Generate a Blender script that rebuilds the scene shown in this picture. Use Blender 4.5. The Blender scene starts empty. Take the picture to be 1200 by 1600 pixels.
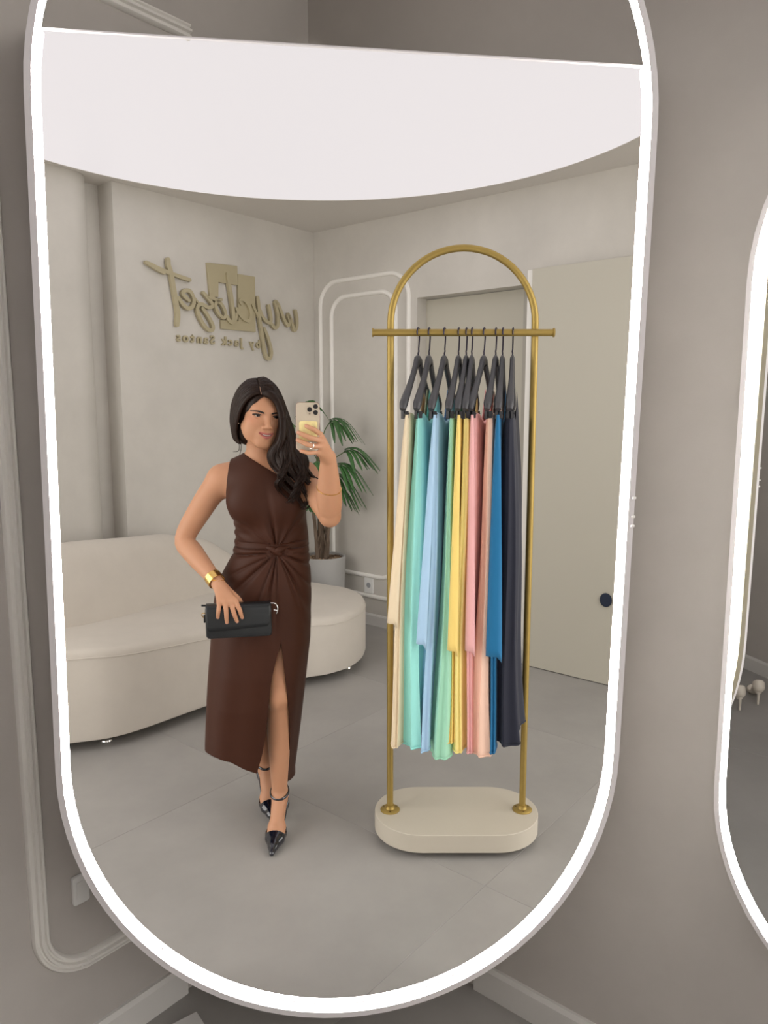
import bpy, bmesh, math, random
import numpy as np
from mathutils import Vector, Matrix
random.seed(7); np.random.seed(7)
PI = math.pi
scene = bpy.context.scene
COL = scene.collection

# ---------------------------------------------------------------- camera, world, exposure
CAM_H = 1.56
YAW, PITCH, FOC = math.radians(5.43914), math.radians(7.78952), 1155.0
cam_d = bpy.data.cameras.new('camera')
cam_d.sensor_fit = 'VERTICAL'; cam_d.sensor_height = 36.0; cam_d.lens = 36.0 * FOC / 1600.0
cam_d.clip_start = 0.02; cam_d.clip_end = 60
cam = bpy.data.objects.new('camera', cam_d); COL.objects.link(cam)
cam.location = (0, 0, CAM_H); cam.rotation_euler = (PI / 2 - PITCH, 0, -YAW)
scene.camera = cam

world = bpy.data.worlds.new('world'); scene.world = world
world.use_nodes = True
bg = world.node_tree.nodes['Background']
bg.inputs[0].default_value = (1.0, 0.965, 0.92, 1); bg.inputs[1].default_value = 2.25
scene.view_settings.view_transform = 'Standard'; scene.view_settings.look = 'None'
scene.view_settings.gamma = 1.0; scene.view_settings.use_curve_mapping = False
scene.view_settings.exposure = 0.56
LED_STRENGTH = 22.0       # glowing rims of the two mirrors
DISC_STRENGTH = 0.525     # round stretched ceiling light

# ---------------------------------------------------------------- helpers
def rgb(r, g, b):
    f = lambda c: ((c / 255 + 0.055) / 1.055) ** 2.4 if c > 10 else c / 255 / 12.92
    return (f(r), f(g), f(b), 1)

MATS = {}
def mat(name, col, rough=0.6, metal=0.0, noise=0.0, nscale=4.0, bump=0.0, bscale=60.0, spec=0.5, emit=0.0, coat=0.0, sheen=0.0, sss=0.0, stretch=None, backface=None):
    if name in MATS: return MATS[name]
    m = bpy.data.materials.new(name); m.use_nodes = True
    nt = m.node_tree; b = nt.nodes['Principled BSDF']
    b.inputs['Base Color'].default_value = col
    b.inputs['Roughness'].default_value = rough; b.inputs['Metallic'].default_value = metal
    b.inputs['Specular IOR Level'].default_value = spec
    b.inputs['Coat Weight'].default_value = coat
    b.inputs['Sheen Weight'].default_value = sheen
    if sss:
        b.inputs['Subsurface Weight'].default_value = sss
        b.inputs['Subsurface Radius'].default_value = (1.0, 0.35, 0.2); b.inputs['Subsurface Scale'].default_value = 0.006
    if emit:
        b.inputs['Emission Color'].default_value = col; b.inputs['Emission Strength'].default_value = emit
    tc = nt.nodes.new('ShaderNodeTexCoord')
    src = tc.outputs['Object']
    if stretch:
        mp = nt.nodes.new('ShaderNodeMapping'); mp.inputs['Scale'].default_value = stretch
        nt.links.new(src, mp.inputs[0]); src = mp.outputs[0]
    if noise:
        n = nt.nodes.new('ShaderNodeTexNoise'); n.inputs['Scale'].default_value = nscale; n.inputs['Detail'].default_value = 6
        n.inputs['Roughness'].default_value = 0.62
        nt.links.new(src, n.inputs['Vector'])
        r = nt.nodes.new('ShaderNodeMapRange'); r.inputs[1].default_value = 0.3; r.inputs[2].default_value = 0.7
        r.inputs[3].default_value = 1 - noise; r.inputs[4].default_value = 1 + noise
        nt.links.new(n.outputs[0], r.inputs[0])
        mx = nt.nodes.new('ShaderNodeVectorMath'); mx.operation = 'SCALE'; mx.inputs[0].default_value = col[:3]
        nt.links.new(r.outputs[0], mx.inputs['Scale']); nt.links.new(mx.outputs[0], b.inputs['Base Color'])
    if bump:
        n2 = nt.nodes.new('ShaderNodeTexNoise'); n2.inputs['Scale'].default_value = bscale; n2.inputs['Detail'].default_value = 4
        nt.links.new(src, n2.inputs['Vector'])
        bp = nt.nodes.new('ShaderNodeBump'); bp.inputs['Strength'].default_value = bump; bp.inputs['Distance'].default_value = 0.01
        nt.links.new(n2.outputs[0], bp.inputs['Height']); nt.links.new(bp.outputs[0], b.inputs['Normal'])
    MATS[name] = m
    return m

class MB:
    """collects vertices and faces, links them as one mesh object"""
    def __init__(s): s.v = []; s.f = []
    def add(s, vs, fs):
        o = len(s.v); s.v += [tuple(map(float, p)) for p in vs]; s.f += [tuple(i + o for i in q) for q in fs]; return s
    def box(s, c, d, rz=0.0, R=None):
        if R is None: R = Matrix.Rotation(rz, 3, 'Z')
        vs = [Vector(c) + R @ Vector((x * d[0] / 2, y * d[1] / 2, z * d[2] / 2)) for x in (-1, 1) for y in (-1, 1) for z in (-1, 1)]
        return s.add(vs, [(0, 1, 3, 2), (4, 6, 7, 5), (0, 4, 5, 1), (2, 3, 7, 6), (0, 2, 6, 4), (1, 5, 7, 3)])
    def prism(s, poly, axis_o, ex, ey, ez, d0, d1):
        """2D polygon (x,y) in the frame ex,ey at axis_o, extruded along ez from d0 to d1"""
        o, ex, ey, ez = Vector(axis_o), Vector(ex), Vector(ey), Vector(ez); n = len(poly)
        vs = [o + ex * x + ey * y + ez * d for d in (d0, d1) for x, y in poly]
        return s.add(vs, [tuple(range(n))[::-1], tuple(range(n, 2 * n))] + [(i, (i + 1) % n, n + (i + 1) % n, n + i) for i in range(n)])
    def tube(s, pts, r, n=8, closed=False, caps=True, flat=None):
        """round tube along pts; r is a number or a list; flat=(a,b) scales the two section axes"""
        P = [Vector(p) for p in pts]; m = len(P); rs = r if isinstance(r, (list, tuple, np.ndarray)) else [r] * m
        T = []
        for i in range(m):
            a = P[(i - 1) % m] if closed or i > 0 else P[i]; b = P[(i + 1) % m] if closed or i < m - 1 else P[i]
            t = (b - a); T.append(t.normalized() if t.length > 1e-9 else Vector((0, 0, 1)))
        u = T[0].orthogonal().normalized()
        if abs(T[0].z) < 0.9: u = (Vector((0, 0, 1)) - T[0] * T[0].z).normalized()
        vs = []; fa, fb = flat or (1, 1)
        for i in range(m):
            u = (u - T[i] * u.dot(T[i])); u = u.normalized() if u.length > 1e-6 else T[i].orthogonal().normalized()
            w = T[i].cross(u)
            for k in range(n):
                a = 2 * PI * k / n; vs.append(P[i] + (u * math.cos(a) * fa + w * math.sin(a) * fb) * rs[i])
        fs = []
        for i in range(m if closed else m - 1):
            j = (i + 1) % m
            for k in range(n): fs.append((i * n + k, i * n + (k + 1) % n, j * n + (k + 1) % n, j * n + k))
        if caps and not closed: fs += [tuple(range(n))[::-1], tuple((m - 1) * n + k for k in range(n))]
        return s.add(vs, fs)
    def lathe(s, prof, c, n=32, cap=True):
        vs = [(c[0] + r * math.cos(2 * PI * k / n), c[1] + r * math.sin(2 * PI * k / n), c[2] + z) for r, z in prof for k in range(n)]
        m = len(prof); fs = [(i * n + k, i * n + (k + 1) % n, (i + 1) * n + (k + 1) % n, (i + 1) * n + k) for i in range(m - 1) for k in range(n)]
        if cap: fs += [tuple(range(n))[::-1], tuple((m - 1) * n + k for k in range(n))]
        return s.add(vs, fs)
    def sweep(s, path, sec, closed=True, frame=None, sec_closed=True, caps=True):
        """section points (a,b) swept along path; frame(i) gives the two section axes"""
        m, n = len(path), len(sec); vs = []
        for i, p in enumerate(path):
            ea, eb = frame(i); p = Vector(p); vs += [p + Vector(ea) * a + Vector(eb) * b for a, b in sec]
        fs = []; kn = n if sec_closed else n - 1
        for i in range(m if closed else m - 1):
            j = (i + 1) % m
            for k in range(kn): fs.append((i * n + k, i * n + (k + 1) % n, j * n + (k + 1) % n, j * n + k))
        if caps and not closed and sec_closed: fs += [tuple(range(n))[::-1], tuple((m - 1) * n + k for k in range(n))]
        return s.add(vs, fs)
    def grid(s, rows, closed_u=False):
        """rows of points joined into quads"""
        m, n = len(rows), len(rows[0]); vs = [p for r in rows for p in r]; fs = []
        for i in range(m - 1):
            for k in range(n if closed_u else n - 1): fs.append((i * n + k, i * n + (k + 1) % n, (i + 1) * n + (k + 1) % n, (i + 1) * n + k))
        return s.add(vs, fs)
    def build(s, name, m, parent=None, smooth=False, bevel=0.0, angle=40, fix=True, solid=0.0, sub=0):
        me = bpy.data.meshes.new(name); me.from_pydata(s.v, [], s.f); me.update()
        return finish(me, name, m, parent, smooth, bevel, angle, fix, solid, sub)

def finish(me, name, m, parent=None, smooth=False, bevel=0.0, angle=40, fix=True, solid=0.0, sub=0):
    if fix:
        bm = bmesh.new(); bm.from_mesh(me); bmesh.ops.recalc_face_normals(bm, faces=bm.faces); bm.to_mesh(me); bm.free()
    if smooth:
        me.polygons.foreach_set('use_smooth', [True] * len(me.polygons))
        if angle < 180:
            me.set_sharp_from_angle(angle=math.radians(angle))
    o = bpy.data.objects.new(name, me); COL.objects.link(o)
    if m is not None: me.materials.append(m)
    if parent is not None: o.parent = parent
    if solid: md = o.modifiers.new('solid', 'SOLIDIFY'); md.thickness = solid; md.offset = 0
    if sub: md = o.modifiers.new('sub', 'SUBSURF'); md.levels = sub; md.render_levels = sub
    if bevel: md = o.modifiers.new('bevel', 'BEVEL'); md.width = bevel; md.segments = 2; md.limit_method = 'ANGLE'; md.angle_limit = math.radians(35)
    return o

def tag(o, label=None, cat=None, group=None, kind=None):
    if label: o['label'] = label
    if cat: o['category'] = cat
    if group: o['group'] = group
    if kind: o['kind'] = kind
    return o
def thing(name, label, cat, loc=(0, 0, 0), group=None):
    o = bpy.data.objects.new(name, None); COL.objects.link(o); o.location = loc; o.empty_display_size = 0.1
    return tag(o, label, cat, group)
def under(parent, *objs):
    """parent objects built in world coordinates to an Empty that stands elsewhere"""
    inv = Matrix.Translation(parent.location).inverted()
    for o in objs: o.parent = parent; o.matrix_parent_inverse = inv
def structure(o, label, cat=None):
    return tag(o, label, cat, None, 'structure')

def spline(pts, n):
    """Catmull-Rom through pts, n samples"""
    P = [np.array(p, float) for p in pts]; P = [2 * P[0] - P[1]] + P + [2 * P[-1] - P[-2]]; out = []; m = len(P) - 3
    for i in range(n):
        t = i / (n - 1) * m; k = min(int(t), m - 1); t -= k; a, b, c, d = P[k:k + 4]
        out.append(0.5 * ((2 * b) + (c - a) * t + (2 * a - 5 * b + 4 * c - d) * t * t + (3 * b - a - 3 * c + d) * t ** 3))
    return out

# ray helper used while laying out figures: pixel of a 1200x1600 frame to a point at depth y
_cy, _sy, _cp, _sp = math.cos(YAW), math.sin(YAW), math.cos(PITCH), math.sin(PITCH)
_F = np.array([_sy * _cp, _cy * _cp, -_sp]); _R = np.array([_cy, -_sy, 0]); _U = np.cross(_R, _F)
def P(u, v, y):
    d = _R * (u - 600) / FOC - _U * (v - 800) / FOC + _F
    p = d * (y / d[1]); p[2] += CAM_H; return p
# ---------------------------------------------------------------- layout
# x runs along the mirror, y into it. The mirror stands at y = D; what it shows (the shop behind the
# photographer, reversed) is built at full size beyond the glass opening, the real corner around it.
D = 1.14
S2 = math.sqrt(0.5)
K = Vector((0.02, 5.66, 0))                 # far corner of the shop seen in the glass
EA = Vector((-S2, -S2, 0)); EB = Vector((S2, -S2, 0)); EZ = Vector((0, 0, 1))
NA = Vector((S2, -S2, 0)); NB = Vector((-S2, -S2, 0))     # wall normals into the shop
H = 2.85
C0 = Vector((0.0, 2.22, 0))                 # the real corner behind the mirror

M_wall = mat('plaster', (0.59, 0.565, 0.52, 1), 0.75, noise=0.07, nscale=2.2, bump=0.04, bscale=9)
M_wall2 = mat('plaster_grey', (0.50, 0.47, 0.44, 1), 0.75, noise=0.07, nscale=2.4, bump=0.04, bscale=9)
M_ceil = mat('ceiling_paint', (0.66, 0.63, 0.59, 1), 0.85)
M_tile = mat('porcelain', (0.325, 0.312, 0.296, 1), 0.42, noise=0.11, nscale=1.6, bump=0.015, bscale=30)
M_grout = mat('grout', (0.27, 0.26, 0.247, 1), 0.8)
M_white = mat('white_trim', (0.84, 0.82, 0.775, 1), 0.5)
M_base = mat('white_skirting', (0.68, 0.665, 0.64, 1), 0.5)
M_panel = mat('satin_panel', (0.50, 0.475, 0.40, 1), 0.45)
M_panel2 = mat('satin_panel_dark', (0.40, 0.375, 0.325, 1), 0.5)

# floor: slabs laid square to the walls, one joint corner at (0.548, 2.218)
fl = MB().box((0, 2.0, -0.0515), (9, 11, 0.1), PI / 4).build('floor', M_grout)
structure(fl, 'grey polished porcelain tile floor of the shop', 'floor')
p0, q0, T = 1.956, -1.181, 1.2
tile_me = None
for i in range(-5, 4):
    for j in range(-4, 5):
        cp, cq = p0 + (i + 0.5) * T, q0 + (j + 0.5) * T
        x, y = (cp + cq) * S2, (cp - cq) * S2
        if y > 6.6 or y < -2.6 or abs(x) > 3.6: continue
        if tile_me is None:
            o = MB().box((0, 0, 0), (T - 0.0010, T - 0.0010, 0.01), 0).build('tile', M_tile, fl, bevel=0.0008); tile_me = o.data
        else:
            o = bpy.data.objects.new('tile', tile_me); COL.objects.link(o); o.parent = fl
            md = o.modifiers.new('bevel', 'BEVEL'); md.width = 0.0008; md.segments = 1
        o.location = (x, y, -0.005); o.rotation_euler = (0, 0, PI / 4 + random.choice((0, 1, 2, 3)) * PI / 2)

def wallpt(o, e, n, s, z, d=0.0): return Vector(o) + e * s + n * d + EZ * z
def wall_box(mb, o, e, n, s0, s1, z0, z1, d0, d1):
    return mb.prism([(s0, z0), (s1, z0), (s1, z1), (s0, z1)], o, e, EZ, n, d0, d1)

# the far room: wall with the sign, a groove with a rounded end, then the wall goes on
w = MB(); wall_box(w, K, EA, NA, -0.05, 1.61, 0, H, -0.25, 0)
wA = structure(w.build('wall_back_left', M_wall), 'light grey plaster wall carrying the lettering sign', 'wall')
w = MB(); wall_box(w, K, EA, NA, 1.61, 1.80, 0, H, -0.25, -0.15)
structure(w.build('wall_groove', M_wall), 'recessed plaster strip at the left end of the sign wall', 'wall')
poly = [(3.9, -0.25), (1.72, -0.25), (1.72, -0.13)]
for k in range(9):
    a = k / 8 * PI / 2; poly.append((1.86 - 0.14 * math.cos(a), -0.13 + 0.14 * math.sin(a)))
poly.append((3.9, 0.01))
w = MB().prism(poly, K, EA, NA, EZ, 0, H)
structure(w.build('wall_rounded', M_wall, smooth=True), 'plaster wall with a rounded edge left of the sign wall', 'wall')
# wall with panel mouldings and the door recess
w = MB()
wall_box(w, K, EB, NB, 0, 0.955, 0, H, -0.25, 0); wall_box(w, K, EB, NB, 0.955, 1.80, 2.30, H, -0.25, 0)
wall_box(w, K, EB, NB, 1.80, 4.2, 0, H, -0.25, 0)
structure(w.build('wall_back_right', M_wall), 'light plaster wall with panel mouldings and a door recess', 'wall')
dr = thing('door_1', 'plain beige flush door set back in the plaster wall behind the rack', 'door', wallpt(K, EB, NB, 1.38, 0, -0.1)); dr['kind'] = 'structure'
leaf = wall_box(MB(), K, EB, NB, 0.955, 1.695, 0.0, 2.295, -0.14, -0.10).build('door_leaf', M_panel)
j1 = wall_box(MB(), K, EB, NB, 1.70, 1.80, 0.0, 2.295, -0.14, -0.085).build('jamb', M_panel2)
under(dr, leaf, j1)
# tall flush panels standing proud of that wall
for i, (s0, s1) in enumerate(((1.80, 1.835), (1.838, 2.90), (2.904, 3.95))):
    o = wall_box(MB(), K, EB, NB, s0, s1, 0.004, 2.37, 0.002, 0.055 if i == 0 else 0.07).build('trim_%d' % (i + 20), M_white if i == 0 else M_panel, bevel=0.002)
    structure(o, ['narrow pale upright strip at the right of the door recess', 'tall plain beige wall panel beside the door recess', 'second tall plain beige wall panel farther right'][i], 'panel')
    if i == 1:
        c = wallpt(K, EB, NB, 2.36, 0.50, 0.07)
        MB().prism([(0.035 * math.cos(a * PI / 10), 0.04 * math.sin(a * PI / 10)) for a in range(20)], c, EB, EZ, NB, 0, 0.012).build('round_pull', mat('pull', rgb(40, 48, 66), 0.3, 0.6), o, bevel=0.003)

# ceilings: the far one, and the real one over the corner
ce = MB().box((0, 4.6, H + 0.06), (7.0, 7.0, 0.12), PI / 4)
structure(ce.build('ceiling', M_ceil), 'pale painted flat ceiling of the shop', 'ceiling')

def baseboard(name, o, e, n, s0, s1, label, h=0.085):
    sec = [(0, 0), (0.014, 0), (0.014, h - 0.012), (0.008, h), (0, h)]
    b = MB(); vs = [wallpt(o, e, n, s, z, d) for s in (s0, s1) for d, z in sec]; n5 = 5
    b.add(vs, [(4, 3, 2, 1, 0), (5, 6, 7, 8, 9)] + [(i, (i + 1) % 5, 5 + (i + 1) % 5, 5 + i) for i in range(5)])
    return structure(b.build(name, M_base), label, 'baseboard')
baseboard('baseboard_back_right', K, EB, NB, 0.0, 0.95, 'white skirting board under the panel mouldings by the outlet')
baseboard('baseboard_back_left', K, EA, NA, 0.0, 1.60, 'white skirting board along the sign wall behind the sofa')

def round_rect(s0, s1, z0, z1, r, n=10):
    out = []
    for cx, cz, a0 in ((s1 - r, z1 - r, 0), (s0 + r, z1 - r, PI / 2), (s0 + r, z0 + r, PI), (s1 - r, z0 + r, 1.5 * PI)):
        out += [(cx + r * math.cos(a0 + k / n * PI / 2), cz + r * math.sin(a0 + k / n * PI / 2)) for k in range(n + 1)]
    return out
def moulding(name, o, e, n, path, sec, label, m, closed=True, parent=None):
    """moulding strip: section (across, proud) swept along a path of (s,z) on a wall"""
    N = len(path); pts = [wallpt(o, e, n, s, z) for s, z in path]
    def fr(i):
        a, b = path[(i - 1) % N] if closed or i else path[0], path[(i + 1) % N] if closed or i < N - 1 else path[-1]
        t = Vector((b[0] - a[0], b[1] - a[1])).normalized(); return (e * t.y - EZ * t.x, n)
    ob = MB().sweep(pts, sec, closed, fr).build(name, m, smooth=True, angle=50)
    return structure(ob, label, 'moulding')
half = [(-0.0155, 0), (-0.0135, 0.010), (-0.005, 0.016), (0.005, 0.016), (0.0135, 0.010), (0.0155, 0)]
moulding('trim_1', K, EB, NB, round_rect(0.065, 0.885, 0.215, 2.485, 0.17), half, 'outer white rounded panel moulding on the right back wall', M_white)
moulding('trim_2', K, EB, NB, round_rect(0.175, 0.775, 0.365, 2.37, 0.14), half, 'inner white rounded panel moulding on the right back wall', M_white)

# power outlet between the two moulding rails
ol = thing('power_outlet', 'white wall power outlet low on the panelled wall by the sofa end', 'outlet', wallpt(K, EB, NB, 0.53, 0.295))
c = wallpt(K, EB, NB, 0.53, 0.295)
a = MB().prism(round_rect(-0.042, 0.042, -0.06, 0.06, 0.008, 4), c, EB, EZ, NB, 0, 0.008).build('plate', mat('outlet_plastic', (0.8, 0.8, 0.78, 1), 0.35), bevel=0.002)
b = MB().prism([(0.02 * math.cos(k * PI / 8), 0.02 * math.sin(k * PI / 8)) for k in range(16)], c, EB, EZ, NB, 0.008, 0.0095).build('socket', mat('outlet_grey', (0.35, 0.36, 0.38, 1), 0.4))
under(ol, a, b)

# ---------------------------------------------------------------- round ceiling lights (one in the glass, the real one over the photographer)
def disc_light(name, c, r, label):
    root = thing(name, label, 'light', c)
    n = 96; m = mat('light_membrane', (1.0, 0.945, 0.955, 1), 0.5, emit=DISC_STRENGTH); m.node_tree.nodes['Principled BSDF'].inputs['Base Color'].default_value = (0.06, 0.057, 0.057, 1)
    d = MB().add([(r * math.cos(2 * PI * k / n), r * math.sin(2 * PI * k / n), -0.012) for k in range(n)], [tuple(range(n))]).build('membrane', m, root)
    prof = [(r, 0), (r + 0.012, 0), (r + 0.012, -0.014), (r, -0.014)]
    vs = [(q * math.cos(2 * PI * k / n), q * math.sin(2 * PI * k / n), z) for q, z in prof for k in range(n)]
    MB().add(vs, [(i * n + k, i * n + (k + 1) % n, ((i + 1) % 4) * n + (k + 1) % n, ((i + 1) % 4) * n + k) for i in range(4) for k in range(n)]).build('rim', M_ceil, root, smooth=True)
    return root
disc_light('ceiling_light', (-0.06, 3.10, H), 1.667, 'huge round glowing ceiling light seen in the mirror')
disc_light('ceiling_light', (-0.06, 2 * D - 3.10, H - 0.03), 1.667, 'huge round glowing ceiling light overhead in front of the mirror')

# ---------------------------------------------------------------- the tall mirror: rim, glowing strip, opening
MC = Vector((0.053, 0, 0)); RR = 0.44; ZB, ZT = 0.995, 1.99; ROLL = math.radians(0.9); ZCUT = 2.075
def roll(p):
    x, z = p; c, s = math.cos(ROLL), math.sin(ROLL); zc = 1.3
    dx, dz = x - MC.x, z - zc
    return (MC.x + dx * c + dz * s, zc + dz * c - dx * s)
def stadium(r, n=40, top=True):
    pts = [(MC.x + r * math.cos(a), ZB + r * math.sin(a)) for a in [PI + k / n * PI for k in range(n + 1)]]
    if top: pts += [(MC.x + r * math.cos(a), ZT + r * math.sin(a)) for a in [k / n * PI for k in range(n + 1)]]
    return [roll(p) for p in pts]
def ring(mb, pts2, pts, sec_r, y0, y1):
    pass
def ring_strip(name, r0, r1, y0, y1, m, parent, r=RR, cut=False):
    """closed frame between offsets r0..r1 and depths y0..y1; cut: stop at the top edge of the glass"""
    n = 40
    if not cut:
        A_, B_ = stadium(r + r0), stadium(r + r1); N = len(A_); closed = True
    else:
        def op(rr):
            q = [(MC.x + rr, ZCUT)] if False else []
            a_end = math.asin((ZCUT - ZT) / rr)
            left = [(MC.x - rr * math.cos(a_end * (1 - k / 6)), ZT + rr * math.sin(a_end * (1 - k / 6))) for k in range(7)]
            bot = [(MC.x + rr * math.cos(a), ZB + rr * math.sin(a)) for a in [PI + k / n * PI for k in range(n + 1)]]
            right = [(MC.x + rr * math.cos(a_end * k / 6), ZT + rr * math.sin(a_end * k / 6)) for k in range(7)]
            return [roll(p) for p in left + bot + right]
        A_, B_ = op(r + r0), op(r + r1); N = len(A_); closed = False
    vs = [(x, y, z) for (L, y) in ((A_, y0), (B_, y0), (B_, y1), (A_, y1)) for x, z in L]
    fs = []
    for i in range(N if closed else N - 1):
        j = (i + 1) % N
        for k in range(4): fs.append((k * N + i, k * N + j, ((k + 1) % 4) * N + j, ((k + 1) % 4) * N + i))
    return MB().add(vs, fs).build(name, m, parent, smooth=True, angle=50)
M_led = mat('led_diffuser', (1.0, 0.975, 0.93, 1), 0.5, emit=LED_STRENGTH)
M_rim = mat('mirror_rim', (0.78, 0.75, 0.76, 1), 0.4)
M_line = mat('mirror_edge', (0.45, 0.36, 0.36, 1), 0.4)
mir = thing('wall_mirror', 'tall stadium-shaped mirror with a glowing white rim across the room corner', 'mirror', (MC.x, D, 0))
pts = [ring_strip('rim', 0.004, 0.014, D - 0.0135, D + 0.004, M_rim, None),
       ring_strip('light_strip', 0.0, 0.004, D - 0.013, D - 0.0012, M_led, None),
       ring_strip('light_strip', 0.0, 0.004, D + 0.0012, D + 0.013, M_led, None, cut=True),
       ring_strip('glass_edge', -0.0004, 0.006, D - 0.0012, D + 0.0012, M_line, None, cut=True),
       ring_strip('back_edge', 0.014, 0.0165, D - 0.006, D + 0.006, mat('back_edge', (0.32, 0.28, 0.2, 1), 0.6), None)]
# top edge of the glass, level with the frame's own tilt
hw = math.sqrt(RR ** 2 - (ZCUT - ZT) ** 2)
a, b = roll((MC.x - hw, ZCUT)), roll((MC.x + hw, ZCUT))
pts.append(MB().add([(a[0], D - 0.001, a[1]), (b[0], D - 0.001, b[1]), (b[0], D + 0.004, b[1]), (a[0], D + 0.004, a[1]),
                     (a[0], D - 0.001, a[1] + 0.002), (b[0], D - 0.001, b[1] + 0.002), (b[0], D + 0.004, b[1] + 0.002), (a[0], D + 0.004, a[1] + 0.002)],
                    [(0, 1, 2, 3), (4, 7, 6, 5), (0, 4, 5, 1), (3, 2, 6, 7), (0, 3, 7, 4), (1, 5, 6, 2)]).build('glass_top_edge', M_rim))
# small clips that hold the strip on the right side
for zz in (1.385, 1.40, 1.43):
    x, z = roll((MC.x + RR + 0.012, zz)); pts.append(MB().box((x, D - 0.0155, z), (0.006, 0.003, 0.004)).build('clip', mat('clip', (0.9, 0.88, 0.85, 1), 0.4), bevel=0.001))
under(mir, *pts)

# opening outline used for the reveal behind the rim
YR = D + 0.018
def outline(r, n=36):
    a_end = math.asin((ZCUT - ZT) / r)
    ZC2 = CAM_H + (ZCUT - CAM_H) * YR / D     # the reveal starts on the sight line over the glass edge
    pts = [(MC.x - r * math.cos(a_end), ZC2)]
    pts += [(MC.x - r, ZT - (ZT - ZB) * k / 24) for k in range(0, 25)]
    pts += [(MC.x + r * math.cos(a), ZB + r * math.sin(a)) for a in [PI + k / n * PI for k in range(1, n)]]
    pts += [(MC.x + r, ZB + (ZT - ZB) * k / 24) for k in range(0, 25)]
    pts += [(MC.x + r * math.cos(a_end), ZC2)]
    pts += [(MC.x + r * math.cos(a_end) * (1 - 2 * k / 24), ZC2) for k in range(1, 24)]
    return [roll(p) for p in pts]
def flare(p):
    """where the flared reveal meets the corner walls or the floor"""
    x, z = p; d = Vector((x, YR, z - CAM_H))
    t = C0.y / (d.y - d.x) if d.x < 0 else C0.y / (d.y + d.x)
    if d.z < 0: t = min(t, (CAM_H - 0.0) / -d.z)
    return Vector((0, 0, CAM_H)) + d * t
inner = [Vector((x, YR, z)) for x, z in outline(RR + 0.008)]
outer = [flare((q.x, q.z)) for q in inner]
N = len(inner)
rv = MB().add(inner + outer, [(i, (i + 1) % N, N + (i + 1) % N, N + i) for i in range(N)]).build('wall_reveal', M_wall2, smooth=True)
structure(rv, 'grey plastered flared reveal behind the tall mirror rim', 'wall')

# the real corner walls, open where the reveal meets them
def corner_wall(name, e, sgn, label):
    n = Vector((-e.y * sgn, e.x * sgn, 0))
    # hole border on this wall as (s, z)
    hole = {}
    def hole_at(s):
        """z interval of the opening on this wall at distance s from the corner"""
        x = e.x * s; y = C0.y + e.y * s; f = YR / y
        xo = x * f; zs = []
        L = outline(RR + 0.008); n_ = len(L)
        for i in range(n_):
            (x0, z0), (x1, z1) = L[i], L[(i + 1) % n_]
            if (x0 - xo) * (x1 - xo) <= 0 and abs(x1 - x0) > 1e-9:
                t = (xo - x0) / (x1 - x0); zs.append(z0 + (z1 - z0) * t)
        if len(zs) < 2: return None
        g = lambda z: CAM_H + (z - CAM_H) / f
        return g(min(zs)), g(max(zs))
    ss = sorted(set([0.0] + [k * 0.012 for k in range(90)] + [1.1 + k * 0.1 for k in range(30)]))
    b = MB()
    def quad(s0, s1, a0, a1, b0, b1):
        vs = [wallpt(C0, e, n, s0, a0), wallpt(C0, e, n, s1, a1), wallpt(C0, e, n, s1, b1), wallpt(C0, e, n, s0, b0)]
        b.add(vs, [(0, 1, 2, 3)])
    for s0, s1 in zip(ss[:-1], ss[1:]):
        h0, h1 = hole_at(s0), hole_at(s1)
        if h0 is None and h1 is None: quad(s0, s1, 0, 0, H, H); continue
        if h0 is None: h0 = ((h1[0] + h1[1]) / 2,) * 2
        if h1 is None: h1 = ((h0[0] + h0[1]) / 2,) * 2
        if h0[0] > 0 or h1[0] > 0: quad(s0, s1, 0, 0, max(h0[0], 0), max(h1[0], 0))
        quad(s0, s1, h0[1], h1[1], H, H)
    ob = structure(b.build(name, M_wall2, fix=False), label, 'wall')
    # skirting only where the wall reaches the floor
    sb = next(s for s in ss if hole_at(s) is None or hole_at(s)[0] > 0.082)
    return ob, n, sb, hole_at
LW = Vector((-S2, -S2, 0)); RW = Vector((S2, -S2, 0))
wl, nl, sbl, hole_l = corner_wall('wall_left', LW, 1, 'grey plaster wall at the left of the tall mirror')
wr, nr, sbr, hole_r = corner_wall('wall_right', RW, -1, 'grey plaster wall between the two glowing mirrors')
if nl.dot(Vector((1, -1, 0))) < 0: nl = -nl
if nr.dot(Vector((-1, -1, 0))) < 0: nr = -nr
baseboard('baseboard_left', C0, LW, nl, sbl, 4.0, 'white skirting board below the left wall moulding', 0.085)
baseboard('baseboard_right', C0, RW, nr, sbr, 4.0, 'white skirting board right of the tall mirror foot', 0.085)
# ceiling over the real corner and the camera
pc = [(0, 2.22), (-3.4, -1.18), (-3.4, -2.6), (3.4, -2.6), (3.4, -1.18)]
cr = MB().prism(pc, (0, 0, 0), (1, 0, 0), (0, 1, 0), (0, 0, 1), H - 0.03, H + 0.1).build('ceiling_front', M_ceil)
structure(cr, 'pale painted ceiling over the corner with the mirrors', 'ceiling')
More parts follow.
